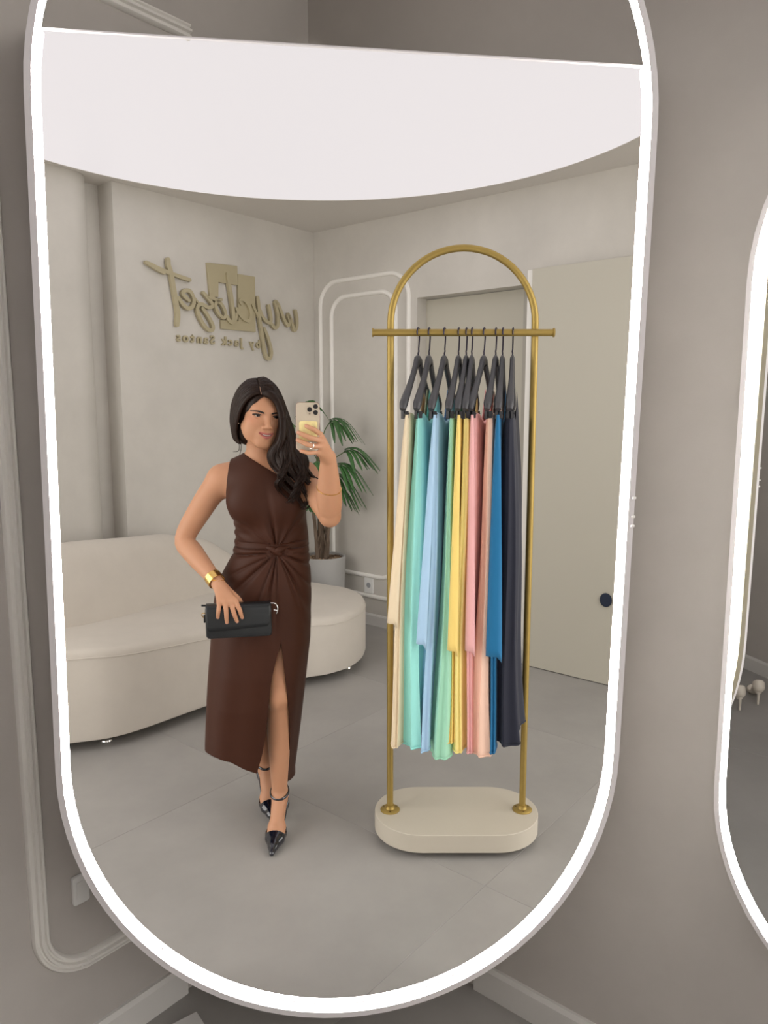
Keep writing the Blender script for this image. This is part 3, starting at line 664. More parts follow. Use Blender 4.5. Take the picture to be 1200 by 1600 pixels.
for i, (tx, deg, lt, lb, hz, w0, w1, sash) in enumerate(ROWS):
    nm, c, word = COLS[i]; a = math.radians(deg); rr = random.Random(50 + i)
    o = rk(tx, -0.016, 1.822)
    dn = (-RY * math.cos(a) - RX * math.sin(a)).normalized()      # towards the near shoulder
    sd = dn.cross(EZ).normalized()                                 # across the hanger, to the left when seen from the near end
    if sd.dot(RX) < 0: sd = -sd
    hg = thing('clothes_hanger', 'dark grey plastic hanger holding the %s garment, %s from the left' % (word, ORD[i]), 'hanger', o, 'ten grey hangers on the brass bar')
    # hook: loop over the bar, stem with a small jog
    hp = [o + sd * 0.0 + dn * (0.0175 * math.cos(t)) + EZ * (0.0175 * math.sin(t)) for t in [(-0.55 + k / 14 * (PI + 0.55 + 0.3)) for k in range(15)]]
    jog = rr.choice((-1, 1)) * 0.006
    hp = [o - dn * (0.0162 * math.cos(t)) + EZ * (0.0162 * math.sin(t)) for t in [PI + 0.5 - k / 16 * (PI + 0.5) for k in range(17)]]
    hp += [o - dn * 0.0150 - EZ * 0.02, o - dn * 0.006 - EZ * 0.055, o - dn * 0.004 + sd * jog * 0.2 - EZ * 0.062, o + sd * 0 - EZ * 0.068, o - EZ * 0.092]
    hook = MB().tube(hp, 0.0027, 8).build('hook', M_hook, smooth=True)
    # body: two contoured arms from a broad neck, thicker shoulder ends
    top = o - EZ * 0.088
    prof = [(0.000, -0.004), (0.016, -0.006), (0.036, -0.026), (0.075, -0.062), (0.12, -0.100), (0.160, -0.130), (0.186, -0.152), (0.197, -0.170)]
    hh = [0.029, 0.029, 0.020, 0.0155, 0.0140, 0.0150, 0.0155, 0.0110]; tt = [0.008, 0.008, 0.0075, 0.008, 0.0095, 0.0115, 0.0125, 0.009]
    b = MB()
    for sg in (1, -1):
        cl = spline(prof, 22); rows = []
        for k, q in enumerate(cl):
            u = k / 21 * 7; hv = np.interp(u, range(8), hh); tv = np.interp(u, range(8), tt)
            t = np.array(cl[min(k + 1, 21)]) - np.array(cl[max(k - 1, 0)]); t /= np.linalg.norm(t); n2 = np.array([-t[1], t[0]])
            if n2[1] < 0: n2 = -n2
            if u < 1.2: n2 = np.array([0, 1.0])
            ctr = top + dn * sg * q[0] + EZ * q[1]; row = []
            for ang in range(8):
                aa = ang * PI / 4 + PI / 8; cc = max(-1, min(1, 1.3 * math.cos(aa))); ss = max(-1, min(1, 1.3 * math.sin(aa)))
                row.append(ctr + (dn * sg * n2[0] + EZ * n2[1]) * hv * cc * (0.55 if u < 1.2 else 0.8) + sd * tv * ss)
            rows.append(row)
        b.grid(rows, True); L0 = len(b.v) - 22 * 8; b.f.append(tuple(L0 + k for k in range(8))); b.f.append(tuple(L0 + 21 * 8 + k for k in range(8)))
    body = b.build('hanger_body', M_hang, smooth=True, angle=50)
    clips = []
    for sg, off in ((1, 0.178), (-1, 0.178)):
        q = top + dn * sg * off + EZ * -0.172
        cb = MB().tube([q + EZ * 0.018, q, q + EZ * -0.012 + sd * 0.004], 0.0022, 6)
        cb.box(q - EZ * 0.014 + sd * 0.008, (0.006, 0.012, 0.022), math.atan2(dn.y, dn.x) + 0.4); cb.box(q - EZ * 0.014 - sd * 0.005, (0.006, 0.010, 0.026), math.atan2(dn.y, dn.x) - 0.3)
        cb.tube([q - EZ * 0.004 - sd * 0.010, q - EZ * 0.002, q - EZ * 0.012 + sd * 0.016], 0.0022, 6)
        clips.append(cb.build('clip', M_clip))
    under(hg, hook, body, *clips)

    # garment: a thin double layer hung from both shoulders, near edge rounded, folds growing to the hem
    gm = thing('hanging_dress', 'long %s dress hanging %s from the left on the rack' % (word, ORD[i]), 'dress', o, 'ten dresses hanging on the brass rack')
    mf = fabric(nm, c)
    NT, NZ = 56, 60
    ph = [rr.uniform(0, 6.28) for _ in range(6)]
    def topz(t):   # t along the hanger, 1 = near shoulder
        pts_t = [-1.0, -0.82, -0.62, -0.40, -0.1, 0.35, 0.75, 1.0]
        z = np.interp(t, pts_t, [1.545, 1.575, 1.605, 1.640 if i not in (4, 5) else 1.60, 1.54, 1.525, 1.55, 1.556])
        return z
    rows = []
    for r in range(NZ + 1):
        f = r / NZ; row = []
        for side in (1, -1):
            ts = [math.cos(PI * k / NT) for k in range(NT + 1)]
            if side < 0: ts = ts[::-1][1:-1]
            for t in ts:
                z1 = hz + 0.012 * math.sin(3 * t + ph[0]) + (1 - t) * 0.02
                z = topz(t) * (1 - f) + z1 * f
                g = f ** 0.8
                wid = (w0 * (1 - g) + w1 * g) * (1 + 0.15 * math.sin(5 * f + ph[3]))
                e = max(0.0, 1 - abs(t) ** 7) ** 0.5
                fold = g * 0.55 * w1 * (math.sin(9 * t + ph[1] + 1.2 * f) * 0.6 + math.sin(17 * t + ph[2] + 2 * f) * 0.35)
                ln = LE * (0.93 + 0.05 * g + 0.03 * math.sin(4 * f + ph[4]) * g)
                shift = lt * (1 - f) + lb * f
                cx = shift * (0.4 + 0.6 * (t + 1) / 2) + fold * e + 0.006 * g * math.sin(6 * f + ph[5])
                pleat = 0.0065 * g ** 0.5 * max(0.0, (t - 0.75) / 0.25) * math.cos(2 * PI * side * e * 1.15 + ph[2] * 0.4)
                row.append(o + dn * (t * ln + pleat) + RX * cx + sd * side * wid * e + EZ * (z - 1.822))
        rows.append(row)
    g_ = MB().grid(rows, True); nr_ = len(rows[0])
    g_.f.append(tuple(NZ * nr_ + k for k in range(nr_)))
    dress = g_.build('dress_body', mf, smooth=True, angle=180, fix=True)
    kidsg = [dress]
    # hem band
    hb_ = MB().tube([Vector(p) + EZ * 0.004 for p in rows[-1]], 0.0022, 5, closed=True).build('hem', mf, smooth=True)
    kidsg.append(hb_)
    if sash:
        zt, zb_ = 1.548, 1.548 - (1.548 - hz) * sash; rs = []
        ww = 0.016 if i != 8 else 0.026
        for r in range(31):
            f = r / 30; z = zt * (1 - f) + zb_ * f; sh = lt * (1 - f) + (lb * f) * sash
            p = o + dn * (LE * 0.98 + 0.008 + 0.010 * f) + RX * (sh + (-0.012 if i in (0, 2) else 0.010) * f * (1.0 if i != 8 else 0.6) ) + EZ * (z - 1.822)
            w_ = (0.003 + (ww - 0.003) * f ** 0.6); rs.append([p - sd * w_ + dn * 0.002 * math.sin(9 * f), p - sd * w_ * 0.4 + dn * (0.007 + 0.003 * math.sin(8 * f + 1)), p + sd * w_ * 0.4 + dn * (0.005 + 0.003 * math.sin(7 * f + 2)), p + sd * w_ - EZ * (0.02 * f)])
        kidsg.append(MB().grid(rs).build('sash', mf, smooth=True, angle=180, fix=False, solid=0.003))
    under(gm, *kidsg)
# ---------------------------------------------------------------- implicit-surface modelling for the figure
def V3(*a): return np.array(a, np.float32)
class Field:
    def __init__(s): s.p = []
    def add(s, fn, lo, hi, k=0.01, op='u'):
        s.p.append((fn, np.array(lo) - k - 0.004, np.array(hi) + k + 0.004, k, op)); return s
    def cone(s, a, b, ra, rb, k=0.015, op='u', sy=1.0):
        a, b = np.array(a, float), np.array(b, float); ba = b - a; l2 = float(ba @ ba) + 1e-12
        if sy != 1.0:
            cy = (a[1] + b[1]) / 2
        def fn(x, y, z):
            if sy != 1.0: y = cy + (y - cy) * sy
            px, py, pz = x - a[0], y - a[1], z - a[2]
            t = np.clip((px * ba[0] + py * ba[1] + pz * ba[2]) / l2, 0, 1)
            d = np.sqrt((px - t * ba[0]) ** 2 + (py - t * ba[1]) ** 2 + (pz - t * ba[2]) ** 2) - (ra + (rb - ra) * t)
            return d / (1 + (sy - 1) * 0.5) if sy != 1.0 else d
        r = max(ra, rb); return s.add(fn, np.minimum(a, b) - r, np.maximum(a, b) + r, k, op)
    def chain(s, pts, rs, k=0.006, k0=None, op='u'):
        """one smooth tapering limb through pts, joined to the rest with blend k"""
        pr = [np.append(np.array(p, float), r) for p, r in zip(pts, rs)]
        n = len(pr); q = spline(pr, (n - 1) * 4 + 1) if n > 2 else pr
        k = k0 if k0 is not None else k
        segs = [(q[i][:3], q[i + 1][:3] - q[i][:3], q[i][3], q[i + 1][3]) for i in range(len(q) - 1)]
        def fn(x, y, z):
            d = None
            for a, ba, ra, rb in segs:
                px, py, pz = x - a[0], y - a[1], z - a[2]
                t = np.clip((px * ba[0] + py * ba[1] + pz * ba[2]) / (float(ba @ ba) + 1e-12), 0, 1)
                e = np.sqrt((px - t * ba[0]) ** 2 + (py - t * ba[1]) ** 2 + (pz - t * ba[2]) ** 2) - (ra + (rb - ra) * t)
                d = e if d is None else np.minimum(d, e)
            return d
        Q = np.array([w[:3] for w in q]); r = max(rs)
        return s.add(fn, Q.min(0) - r, Q.max(0) + r, k, op)
    def ell(s, c, r, k=0.015, op='u', R=None):
        c, r = np.array(c, float), np.array(r, float); Rm = None if R is None else np.array(R, float)
        def fn(x, y, z):
            px, py, pz = x - c[0], y - c[1], z - c[2]
            if Rm is not None:
                px, py, pz = (Rm[0, 0] * px + Rm[1, 0] * py + Rm[2, 0] * pz, Rm[0, 1] * px + Rm[1, 1] * py + Rm[2, 1] * pz, Rm[0, 2] * px + Rm[1, 2] * py + Rm[2, 2] * pz)
            k0 = np.sqrt((px / r[0]) ** 2 + (py / r[1]) ** 2 + (pz / r[2]) ** 2); k1 = np.sqrt((px / r[0] ** 2) ** 2 + (py / r[1] ** 2) ** 2 + (pz / r[2] ** 2) ** 2) + 1e-9
            return k0 * (k0 - 1) / k1
        m = r.max(); return s.add(fn, c - m, c + m, k, op)
    def evaluate(s, x, y, z, lo, hi):
        d = np.full(np.broadcast(x, y, z).shape, 1.0, np.float32)
        for fn, a, b, k, op in s.p:
            if op != 'f' and (np.any(a > hi) or np.any(b < lo)): continue
            if op == 'f': d = fn(x, y, z, d); continue
            e = fn(x, y, z).astype(np.float32)
            if op == 'u':
                h = np.maximum(k - np.abs(d - e), 0) / k; d = np.minimum(d, e) - h * h * k * 0.25
            elif op == 's':
                e = -e; h = np.maximum(k - np.abs(d - e), 0) / k; d = np.maximum(d, e) + h * h * k * 0.25
        return d
    def mesh(s, step, lo=None, hi=None, N=28):
        """surface nets over small blocks; only blocks near the surface are filled in"""
        los = np.array([p[1] for p in s.p if p[4] == 'u']); his = np.array([p[2] for p in s.p if p[4] == 'u'])
        lo = los.min(0) if lo is None else np.array(lo); hi = his.max(0) if hi is None else np.array(hi)
        dims = np.ceil((hi - lo) / step).astype(int) + 2; nb = -(-dims // N)
        BIG = 100000; ids, pos, quads = [], [], []
        for bi in range(nb[0]):
            for bj in range(nb[1]):
                for bk in range(nb[2]):
                    i0 = np.array([bi, bj, bk]) * N; a = lo + (i0 - 1) * step; b = lo + (i0 + N + 1) * step
                    if not any(p[4] == 'u' and np.all(p[1] <= b) and np.all(p[2] >= a) for p in s.p): continue
                    ax = [(lo[q] + (i0[q] - 1 + np.arange(N + 2)) * step).astype(np.float32) for q in range(3)]
                    # coarse look first
                    d = s.evaluate(ax[0][::9, None, None], ax[1][None, ::9, None], ax[2][None, None, ::9], a, b)
                    if np.abs(d).min() > 9 * step * 1.1: continue
                    d = s.evaluate(ax[0][:, None, None], ax[1][None, :, None], ax[2][None, None, :], a, b)
                    sg = d < 0
                    if sg.all() or not sg.any(): continue
                    n = N + 1
                    cnt = sum(sg[i:i + n, j:j + n, k:k + n].astype(np.int8) for i in (0, 1) for j in (0, 1) for k in (0, 1))
                    cells = np.argwhere((cnt > 0) & (cnt < 8))
                    if not len(cells): continue
                    acc = np.zeros((len(cells), 3)); num = np.zeros(len(cells))
                    ci, cj, ck = cells.T
                    for e0, e1 in ((0, 1), (2, 3), (4, 5), (6, 7), (0, 2), (1, 3), (4, 6), (5, 7), (0, 4), (1, 5), (2, 6), (3, 7)):
                        o0 = np.array([(e0 >> 2) & 1, (e0 >> 1) & 1, e0 & 1]); o1 = np.array([(e1 >> 2) & 1, (e1 >> 1) & 1, e1 & 1])
                        d0 = d[ci + o0[0], cj + o0[1], ck + o0[2]]; d1 = d[ci + o1[0], cj + o1[1], ck + o1[2]]
                        m = (d0 < 0) != (d1 < 0); t = np.where(m, d0 / np.where(m, d0 - d1, 1), 0)
                        acc += m[:, None] * (o0 + (o1 - o0) * t[:, None]); num += m
                    g = cells + i0 - 1; p = lo + (g + acc / num[:, None]) * step
                    ids.append(((g[:, 0] + 1) * BIG + g[:, 1] + 1) * BIG + g[:, 2] + 1); pos.append(p)
                    # quads on lattice edges that start at points 1..N of this block
                    key = lambda q: ((q[:, 0] + 1) * BIG + q[:, 1] + 1) * BIG + q[:, 2] + 1
                    for axis in range(3):
                        s0 = sg[1:N + 1, 1:N + 1, 1:N + 1]; sl = [slice(1, N + 1)] * 3; sl[axis] = slice(2, N + 2); s1 = sg[tuple(sl)]
                        e = np.argwhere(s0 != s1)
                        if not len(e): continue
                        flip = s0[tuple(e.T)]; base = e + i0  # lattice index of the start point
                        u_, v_ = [(1, 2), (2, 0), (0, 1)][axis]; U = np.zeros(3, int); U[u_] = 1; W = np.zeros(3, int); W[v_] = 1
                        q = np.stack([key(base - U - W), key(base - W), key(base), key(base - U)], 1)
                        q[~flip] = q[~flip][:, ::-1]; quads.append(q)
        ids = np.concatenate(ids); pos = np.concatenate(pos); quads = np.concatenate(quads)
        uid, first = np.unique(ids, return_index=True); vs = pos[first]
        idx = np.searchsorted(uid, quads); idx = np.clip(idx, 0, len(uid) - 1); ok = (uid[idx] == quads).all(1)
        f = idx[ok]; lab = np.arange(len(vs))
        while True:                                   # label connected pieces, keep the largest
            m = lab[f].min(1); new = lab.copy(); np.minimum.at(new, f.ravel(), np.repeat(m, 4)); new = new[new]
            if (new == lab).all(): break
            lab = new
        big = np.bincount(lab).argmax(); keep = lab == big; re_ = np.cumsum(keep) - 1
        return vs[keep], re_[f[keep[f[:, 0]]]]
def np_mesh(name, vs, fs, m, parent=None, relax=0, colors=None):
    vs = np.array(vs, float)
    for _ in range(relax):
        acc = np.zeros_like(vs); c = np.zeros(len(vs))
        for a, b in ((0, 1), (1, 2), (2, 3), (3, 0)):
            np.add.at(acc, fs[:, a], vs[fs[:, b]]); np.add.at(c, fs[:, a], 1); np.add.at(acc, fs[:, b], vs[fs[:, a]]); np.add.at(c, fs[:, b], 1)
        vs = vs * 0.5 + 0.5 * acc / np.maximum(c, 1)[:, None]
    me = bpy.data.meshes.new(name); me.vertices.add(len(vs)); me.vertices.foreach_set('co', vs.astype(np.float32).ravel())
    me.loops.add(len(fs) * 4); me.loops.foreach_set('vertex_index', fs.astype(np.int32).ravel())
    me.polygons.add(len(fs)); me.polygons.foreach_set('loop_start', np.arange(0, len(fs) * 4, 4, dtype=np.int32)); me.polygons.foreach_set('loop_total', np.full(len(fs), 4, np.int32))
    me.polygons.foreach_set('use_smooth', np.ones(len(fs), bool)); me.update(); me.validate()
    if colors is not None:
        at = me.color_attributes.new('skin_tint', 'FLOAT_COLOR', 'POINT'); at.data.foreach_set('color', colors(vs).astype(np.float32).ravel())
    o = bpy.data.objects.new(name, me); COL.objects.link(o); me.materials.append(m)
    if parent is not None: under(parent, o)
    return o

# ---------------------------------------------------------------- the woman
YT = 2.69                                              # depth of the body axis
person = thing('person', 'woman in a brown one-shoulder dress with a front slit photographing herself', 'person', (-0.18, 2.66, 0))
# head frame: turned to her left and tilted a little
psi, rol, pit = math.radians(20), math.radians(-5.5), math.radians(2)
Hd = Matrix.Rotation(psi, 3, 'Z') @ Matrix.Rotation(-rol, 3, 'Y') @ Matrix.Rotation(pit, 3, 'X')
eyes_mid = np.array(P(418.6, 651, 2.575)); Hn = np.array(Hd)
HO = eyes_mid - Hn @ np.array([0, -0.086, 0.0])
SC = 1.0
def hl(x, y, z): return HO + Hn @ np.array([x, y, z]) * SC

body = Field(); TIPS = []
def torso(F, off=0.0):
    F.cone((-0.166, YT, 1.255), (-0.153, YT, 1.085), 0.134 + off, 0.113 + off, 0.04, sy=1.38)
    F.cone((-0.153, YT, 1.085), (-0.190, YT + 0.005, 0.90), 0.113 + off, 0.155 + off, 0.04, sy=1.3)
    F.ell((-0.236, YT - 0.066, 1.240), (0.062 + off, 0.046 + off, 0.064 + off), 0.05); F.ell((-0.102, YT - 0.068, 1.240), (0.062 + off, 0.046 + off, 0.064 + off), 0.05)
    F.cone((-0.19, YT + 0.015, 1.375), (-0.318, YT + 0.01, 1.325), 0.046 + off, 0.043 + off, 0.04); F.cone((-0.185, YT + 0.015, 1.375), (-0.045, YT + 0.01, 1.335), 0.046 + off, 0.043 + off, 0.04)
    F.ell((-0.178, YT, 1.31), (0.125 + off, 0.085 + off, 0.075 + off), 0.04)
torso(body)
# head
def HE(x, y, z, rx, ry, rz, k=0.012, op='u'): body.ell(hl(x, y, z), (rx * SC, ry * SC, rz * SC), k, op, Hn)
def HC(a, b, ra, rb, k=0.012, op='u'): body.cone(hl(*a), hl(*b), ra * SC, rb * SC, k, op)
HE(0, 0.015, 0.038, 0.071, 0.090, 0.080)
HE(0, -0.016, -0.014, 0.060, 0.068, 0.082, 0.02)
HC((0, -0.030, -0.050), (0, -0.060, -0.091), 0.042, 0.018, 0.02)
for sx in (-1, 1):
    HC((sx * 0.051, 0.0, -0.042), (sx * 0.016, -0.060, -0.092), 0.017, 0.016, 0.02)
    HE(sx * 0.039, -0.053, -0.027, 0.023, 0.019, 0.022, 0.03)
    HE(sx * 0.040, -0.034, -0.055, 0.022, 0.028, 0.030, 0.03)
    HE(sx * 0.0695, 0.020, -0.010, 0.007, 0.016, 0.027, 0.008)
    HE(sx * 0.0315, -0.0845, 0.001, 0.0180, 0.0115, 0.0092, 0.010, 's')
HE(0, -0.062, 0.022, 0.046, 0.020, 0.016, 0.02)
HE(0, -0.072, -0.060, 0.027, 0.019, 0.024, 0.018)
HC((0, -0.081, 0.006), (0, -0.0995, -0.034), 0.0065, 0.0085, 0.010)
HE(0, -0.1015, -0.035, 0.0092, 0.0085, 0.0075, 0.006)
for sx in (-1, 1): HE(sx * 0.0120, -0.0915, -0.0385, 0.0070, 0.0080, 0.0058, 0.006)
# eyelids
for sx in (-1, 1):
    for lid, zz, rr_ in ((1, 0.0066, 0.0022), (-1, -0.0064, 0.0019)):
        ps = []
        for k in range(6):
            t = -1 + 2 * k / 5; ps.append((sx * 0.0315 + 0.0180 * t, -0.0640 - 0.0132 * math.sqrt(max(0.02, 1 - (t * 0.93) ** 2)), zz * (1 - 0.75 * t * t) + (0.001 * t * sx if lid > 0 else 0)))
        for k in range(5): HC(ps[k], ps[k + 1], rr_, rr_, 0.004)
# lips: closed corners lifted into a slight smile, teeth gap between
def lipline(t): return (0.0248 * t, -0.0915 + 0.0150 * t * t, 0.0062 * t * t)
for k in range(8):
    t0, t1 = -1 + k / 4, -1 + (k + 1) / 4; a, b = lipline(t0), lipline(t1); ra = 0.0008 + 0.0032 * (1 - t0 * t0) * (0.9 if abs(t0) > 0.1 else 0.85); rb = 0.0008 + 0.0032 * (1 - t1 * t1) * (0.9 if abs(t1) > 0.1 else 0.85)
    up = lambda q: (q[0], q[1] + 0.0012, -0.0600 + q[2] + 0.000); dn_ = lambda q: (q[0] * 0.92, q[1] + 0.0022, -0.0715 + q[2] * 2.0)
    HC(up(a), up(b), ra, rb, 0.004); HC(dn_(a), dn_(b), ra * 1.15, rb * 1.15, 0.004)
for k in range(6):
    t0, t1 = -0.86 + k * 0.2867, -0.86 + (k + 1) * 0.2867; a, b = lipline(t0), lipline(t1)
    HC((a[0], a[1] - 0.002, -0.0658 + a[2] * 1.4), (b[0], b[1] - 0.002, -0.0658 + b[2] * 1.4), 0.0030, 0.0030, 0.002, 's')
# neck
body.cone(hl(0, 0.022, -0.045), (-0.187, YT + 0.012, 1.375), 0.046, 0.050, 0.025)
# arms
shL, elL, wrL = V3(-0.338, YT + 0.008, 1.312), V3(-0.474, 2.700, 1.092), np.array(P(341, 912, 2.535))
body.chain([shL, (shL + elL) / 2 + V3(-0.004, 0, 0.004), elL + V3(0.006, 0, 0.01), elL + (wrL - elL) * 0.3, wrL], [0.047, 0.0425, 0.036, 0.0375, 0.0225], 0.04)
shR, elR, wrR = V3(-0.028, YT + 0.005, 1.325), V3(0.052, 2.475, 1.208), np.array(P(513, 716, 2.362))
body.chain([shR, (shR + elR) / 2, elR], [0.046, 0.0435, 0.037], 0.035)
body.chain([elR, elR + (wrR - elR) * 0.3, elR + (wrR - elR) * 0.7, wrR], [0.035, 0.0425, 0.0335, 0.0245], 0.008)
# left-of-picture hand: laid over the bag, four fingers spread, thumb hooked behind its top edge
YB = 2.452                                             # bag flap surface depth
fing = [((343, 941), (341.5, 953), (340.5, 965)), ((351.5, 940), (353.5, 957), (354.5, 972.5)), ((360, 940), (365, 956), (370.5, 971)), ((367.5, 938), (374.5, 953), (378.5, 965))]
palmc = np.array(P(353, 928, 2.476))
knL = [np.array(P(f[0][0], f[0][1], YB - 0.004 + 0.002 * abs(i - 1.5))) for i, f in enumerate(fing)]
for i, kn in enumerate(knL): body.cone(wrL + (kn - wrL) * 0.12, kn, 0.0185 if i in (1, 2) else 0.0155, 0.0098, 0.012)
for i, (a, b, c) in enumerate(fing):
    r = (0.0072, 0.0080, 0.0080, 0.0076)[i]; m1 = np.array(P(b[0], b[1], YB - 0.014)); tip = np.array(P(c[0], c[1], YB - 0.0065)); m2 = (m1 + tip) / 2 + V3(0, -0.0025, 0)
    TIPS.append(tip + V3(0, -0.006, -0.003)); body.chain([knL[i], m1, m2, tip], [r * 1.08, r, r * 0.92, r * 0.80], 0.003, 0.006)
body.chain([wrL + (knL[3] - wrL) * 0.35 + V3(0.004, 0.012, 0), np.array(P(371, 935, 2.500)), np.array(P(377, 944, 2.518)), np.array(P(381, 954, 2.5205))], [0.013, 0.0105, 0.0092, 0.0080], 0.006, 0.012)
# phone hand: fingers across the back of the phone, thumb on the far side
YP = 2.2705                                            # depth of the phone back (with its wallet)
kn_px = [(500, 679, 2.290), (503, 689, 2.284), (501, 698, 2.285), (496, 706, 2.290)]
fpx = [((492, 672), (478.5, 665.5)), ((485, 684), (466.5, 676)), ((484, 696), (465, 687.5)), ((484, 708), (470, 704.5))]
knR = [np.array(P(*q)) for q in kn_px]
for i, kn in enumerate(knR): body.cone(wrR + (kn - wrR) * 0.10, kn, 0.0200 if i in (1, 2) else 0.0165, 0.0098, 0.012)
for i, (b, c) in enumerate(fpx):
    r = (0.0078, 0.0082, 0.0078, 0.0068)[i]; yb = YP - (0.0135 if i < 3 else 0.008); m1 = np.array(P(b[0], b[1], yb)); tip = np.array(P(c[0], c[1], YP - (0.0072 if i < 3 else 0.004))); m2 = (m1 + tip) / 2 + V3(0, -0.003, 0)
    TIPS.append(tip + V3(-0.003, -0.006, 0.001)); body.chain([knR[i], m1, m2, tip], [r * 1.06, r, r * 0.94, r * 0.82], 0.003, 0.006)
body.chain([wrR + (knR[0] - wrR) * 0.45 + V3(0, 0.008, 0), np.array(P(501, 682, 2.315)), np.array(P(494, 674, 2.3125)), np.array(P(485, 668, 2.3105))], [0.0135, 0.0112, 0.0095, 0.0082], 0.006, 0.012)
# legs
hipF, knF, anF = V3(-0.112, 2.685, 0.86), np.array(P(434.5, 1088, 2.595)), np.array(P(437, 1240, 2.632))
hipB, knB, anB = V3(-0.262, 2.70, 0.86), V3(-0.245, 2.745, 0.50), np.array(P(414, 1194, 2.850))
body.chain([hipF, (hipF + knF) / 2 + V3(0, 0, 0.02), knF + V3(0, 0, 0.02), knF + V3(0, 0.006, -0.03), knF + (anF - knF) * 0.35 + V3(0.002, 0.016, 0), knF + (anF - knF) * 0.72, anF], [0.088, 0.070, 0.049, 0.044, 0.046, 0.0345, 0.0275], 0.03)
body.ell(knF + V3(0, -0.026, 0.0), (0.026, 0.022, 0.030), 0.025)
body.chain([hipB, (hipB + knB) / 2, knB, knB + (anB - knB) * 0.35 + V3(0, 0.015, 0), knB + (anB - knB) * 0.75, anB], [0.088, 0.068, 0.048, 0.048, 0.034, 0.0275], 0.03)
# feet in their own frame: forward, side, up from the floor below the ankle
class Foot:
    def __init__(s, ankle, toe_xy):
        s.o = np.array([ankle[0], ankle[1], 0.0]); d = np.array([toe_xy[0] - ankle[0], toe_xy[1] - ankle[1], 0.0]); s.L = np.linalg.norm(d); s.f = d / s.L; s.s = np.array([-s.f[1], s.f[0], 0]); s.za = ankle[2]
    def __call__(s, f, l, z): return s.o + s.f * f + s.s * l + np.array([0, 0, z])
    def inv(s, x, y, z): return (x - s.o[0]) * s.f[0] + (y - s.o[1]) * s.f[1], (x - s.o[0]) * s.s[0] + (y - s.o[1]) * s.s[1], z
toeF = P(425, 1333, 2.455); footF = Foot(anF, (toeF[0], toeF[1])); footB = Foot(anB, (-0.175, 2.675))
def build_foot(F, ft, off=0.0, k=0.015):
    z = ft.za
    F.cone(ft(-0.005, 0, z), ft(-0.032, 0, z - 0.055), 0.028 + off, 0.0265 + off, k)          # heel
    F.cone(ft(0.002, 0, z - 0.005), ft(0.075, 0, 0.066), 0.028 + off, 0.0245 + off, k)        # instep
    F.cone(ft(-0.03, 0, z - 0.06), ft(0.075, 0, 0.045), 0.024 + off, 0.022 + off, k)
    F.cone(ft(0.075, 0.012, 0.046), ft(0.115, 0.014, 0.026), 0.022 + off, 0.018 + off, k); F.cone(ft(0.075, -0.012, 0.044), ft(0.115, -0.014, 0.026), 0.022 + off, 0.018 + off, k)
    F.cone(ft(0.115, 0.008, 0.024), ft(0.150, 0.002, 0.018), 0.017 + off, 0.012 + off, k); F.cone(ft(0.115, -0.010, 0.024), ft(0.150, -0.003, 0.018), 0.017 + off, 0.012 + off, k)
build_foot(body, footF); build_foot(body, footB)

M_skin = mat('skin', (0.50, 0.27, 0.165, 1), 0.5, sss=0.12, spec=0.35)
nt = M_skin.node_tree; at_ = nt.nodes.new('ShaderNodeVertexColor'); at_.layer_name = 'skin_tint'
nt.links.new(at_.outputs[0], nt.nodes['Principled BSDF'].inputs['Base Color'])
def skin_cols(vs):
    base = np.array([0.53, 0.272, 0.158]); c = np.tile(base, (len(vs), 1))
    l = (vs - HO) @ Hn / SC
    def blend(w, col): 
        nonlocal c; c = c * (1 - w[:, None]) + np.array(col) * w[:, None]
    near = (np.abs(l) < 0.15).all(1)
    def blob(x, y, z, rx, ry, rz, p=2): return np.exp(-(((l[:, 0] - x) / rx) ** 2 + ((l[:, 1] - y) / ry) ** 2 + ((l[:, 2] - z) / rz) ** 2)) * near
    for sx in (-1, 1):
        blend(0.28 * blob(sx * 0.052, -0.06, -0.016, 0.020, 0.04, 0.014), (0.58, 0.20, 0.13))        # blush
        blend(0.30 * blob(sx * 0.0315, -0.088, 0.009, 0.018, 0.03, 0.007), (0.30, 0.13, 0.085))      # lid colour
        # brows follow an arch
        t = (l[:, 0] * sx - 0.0335) / 0.021; zb = 0.0110 + 0.0035 * (1 - (t - 0.25) ** 2)
        wb = np.exp(-((l[:, 2] - zb) / 0.0030) ** 2 * np.where(t > 0.3, 1.6, 1.0)) * np.clip(1.3 - np.abs(t), 0, 0.35) / 0.35 * (l[:, 1] < -0.045) * near
        blend(np.clip(0.35 * wb, 0, 1), (0.10, 0.05, 0.035))
    for tp in TIPS:                                   # paler nails
        w = np.exp(-(((vs - tp) ** 2).sum(1) / 0.0052 ** 2)); blend(0.5 * w, (0.66, 0.34, 0.28))
    # lips
    x = l[:, 0]; t = np.clip(x / 0.0248, -1, 1); zc = 0.0062 * t * t
    top_ = -0.0600 + zc + 0.0036 * (1 - t * t); bot_ = -0.0715 + zc * 2.0 - 0.0048 * (1 - t * t)
    wl = (l[:, 2] < top_ + 0.0006) & (l[:, 2] > bot_ - 0.0006) & (np.abs(x) < 0.0250) & (l[:, 1] < -0.072) & near
    blend(wl * 0.85, (0.42, 0.105, 0.105))
    wm = wl & (np.abs(l[:, 2] - (-0.0658 + zc * 1.4)) < 0.0024 * (1 - t * t)); blend(wm * 0.8, (0.10, 0.03, 0.03))
    return np.concatenate([np.clip(c, 0, 1), np.ones((len(vs), 1))], 1)
import time as _t; _t0 = _t.time()
vs, fs = body.mesh(0.0026)
body_o = np_mesh('body', vs, fs, M_skin, person, relax=1, colors=skin_cols)
print('body', len(vs), _t.time() - _t0)

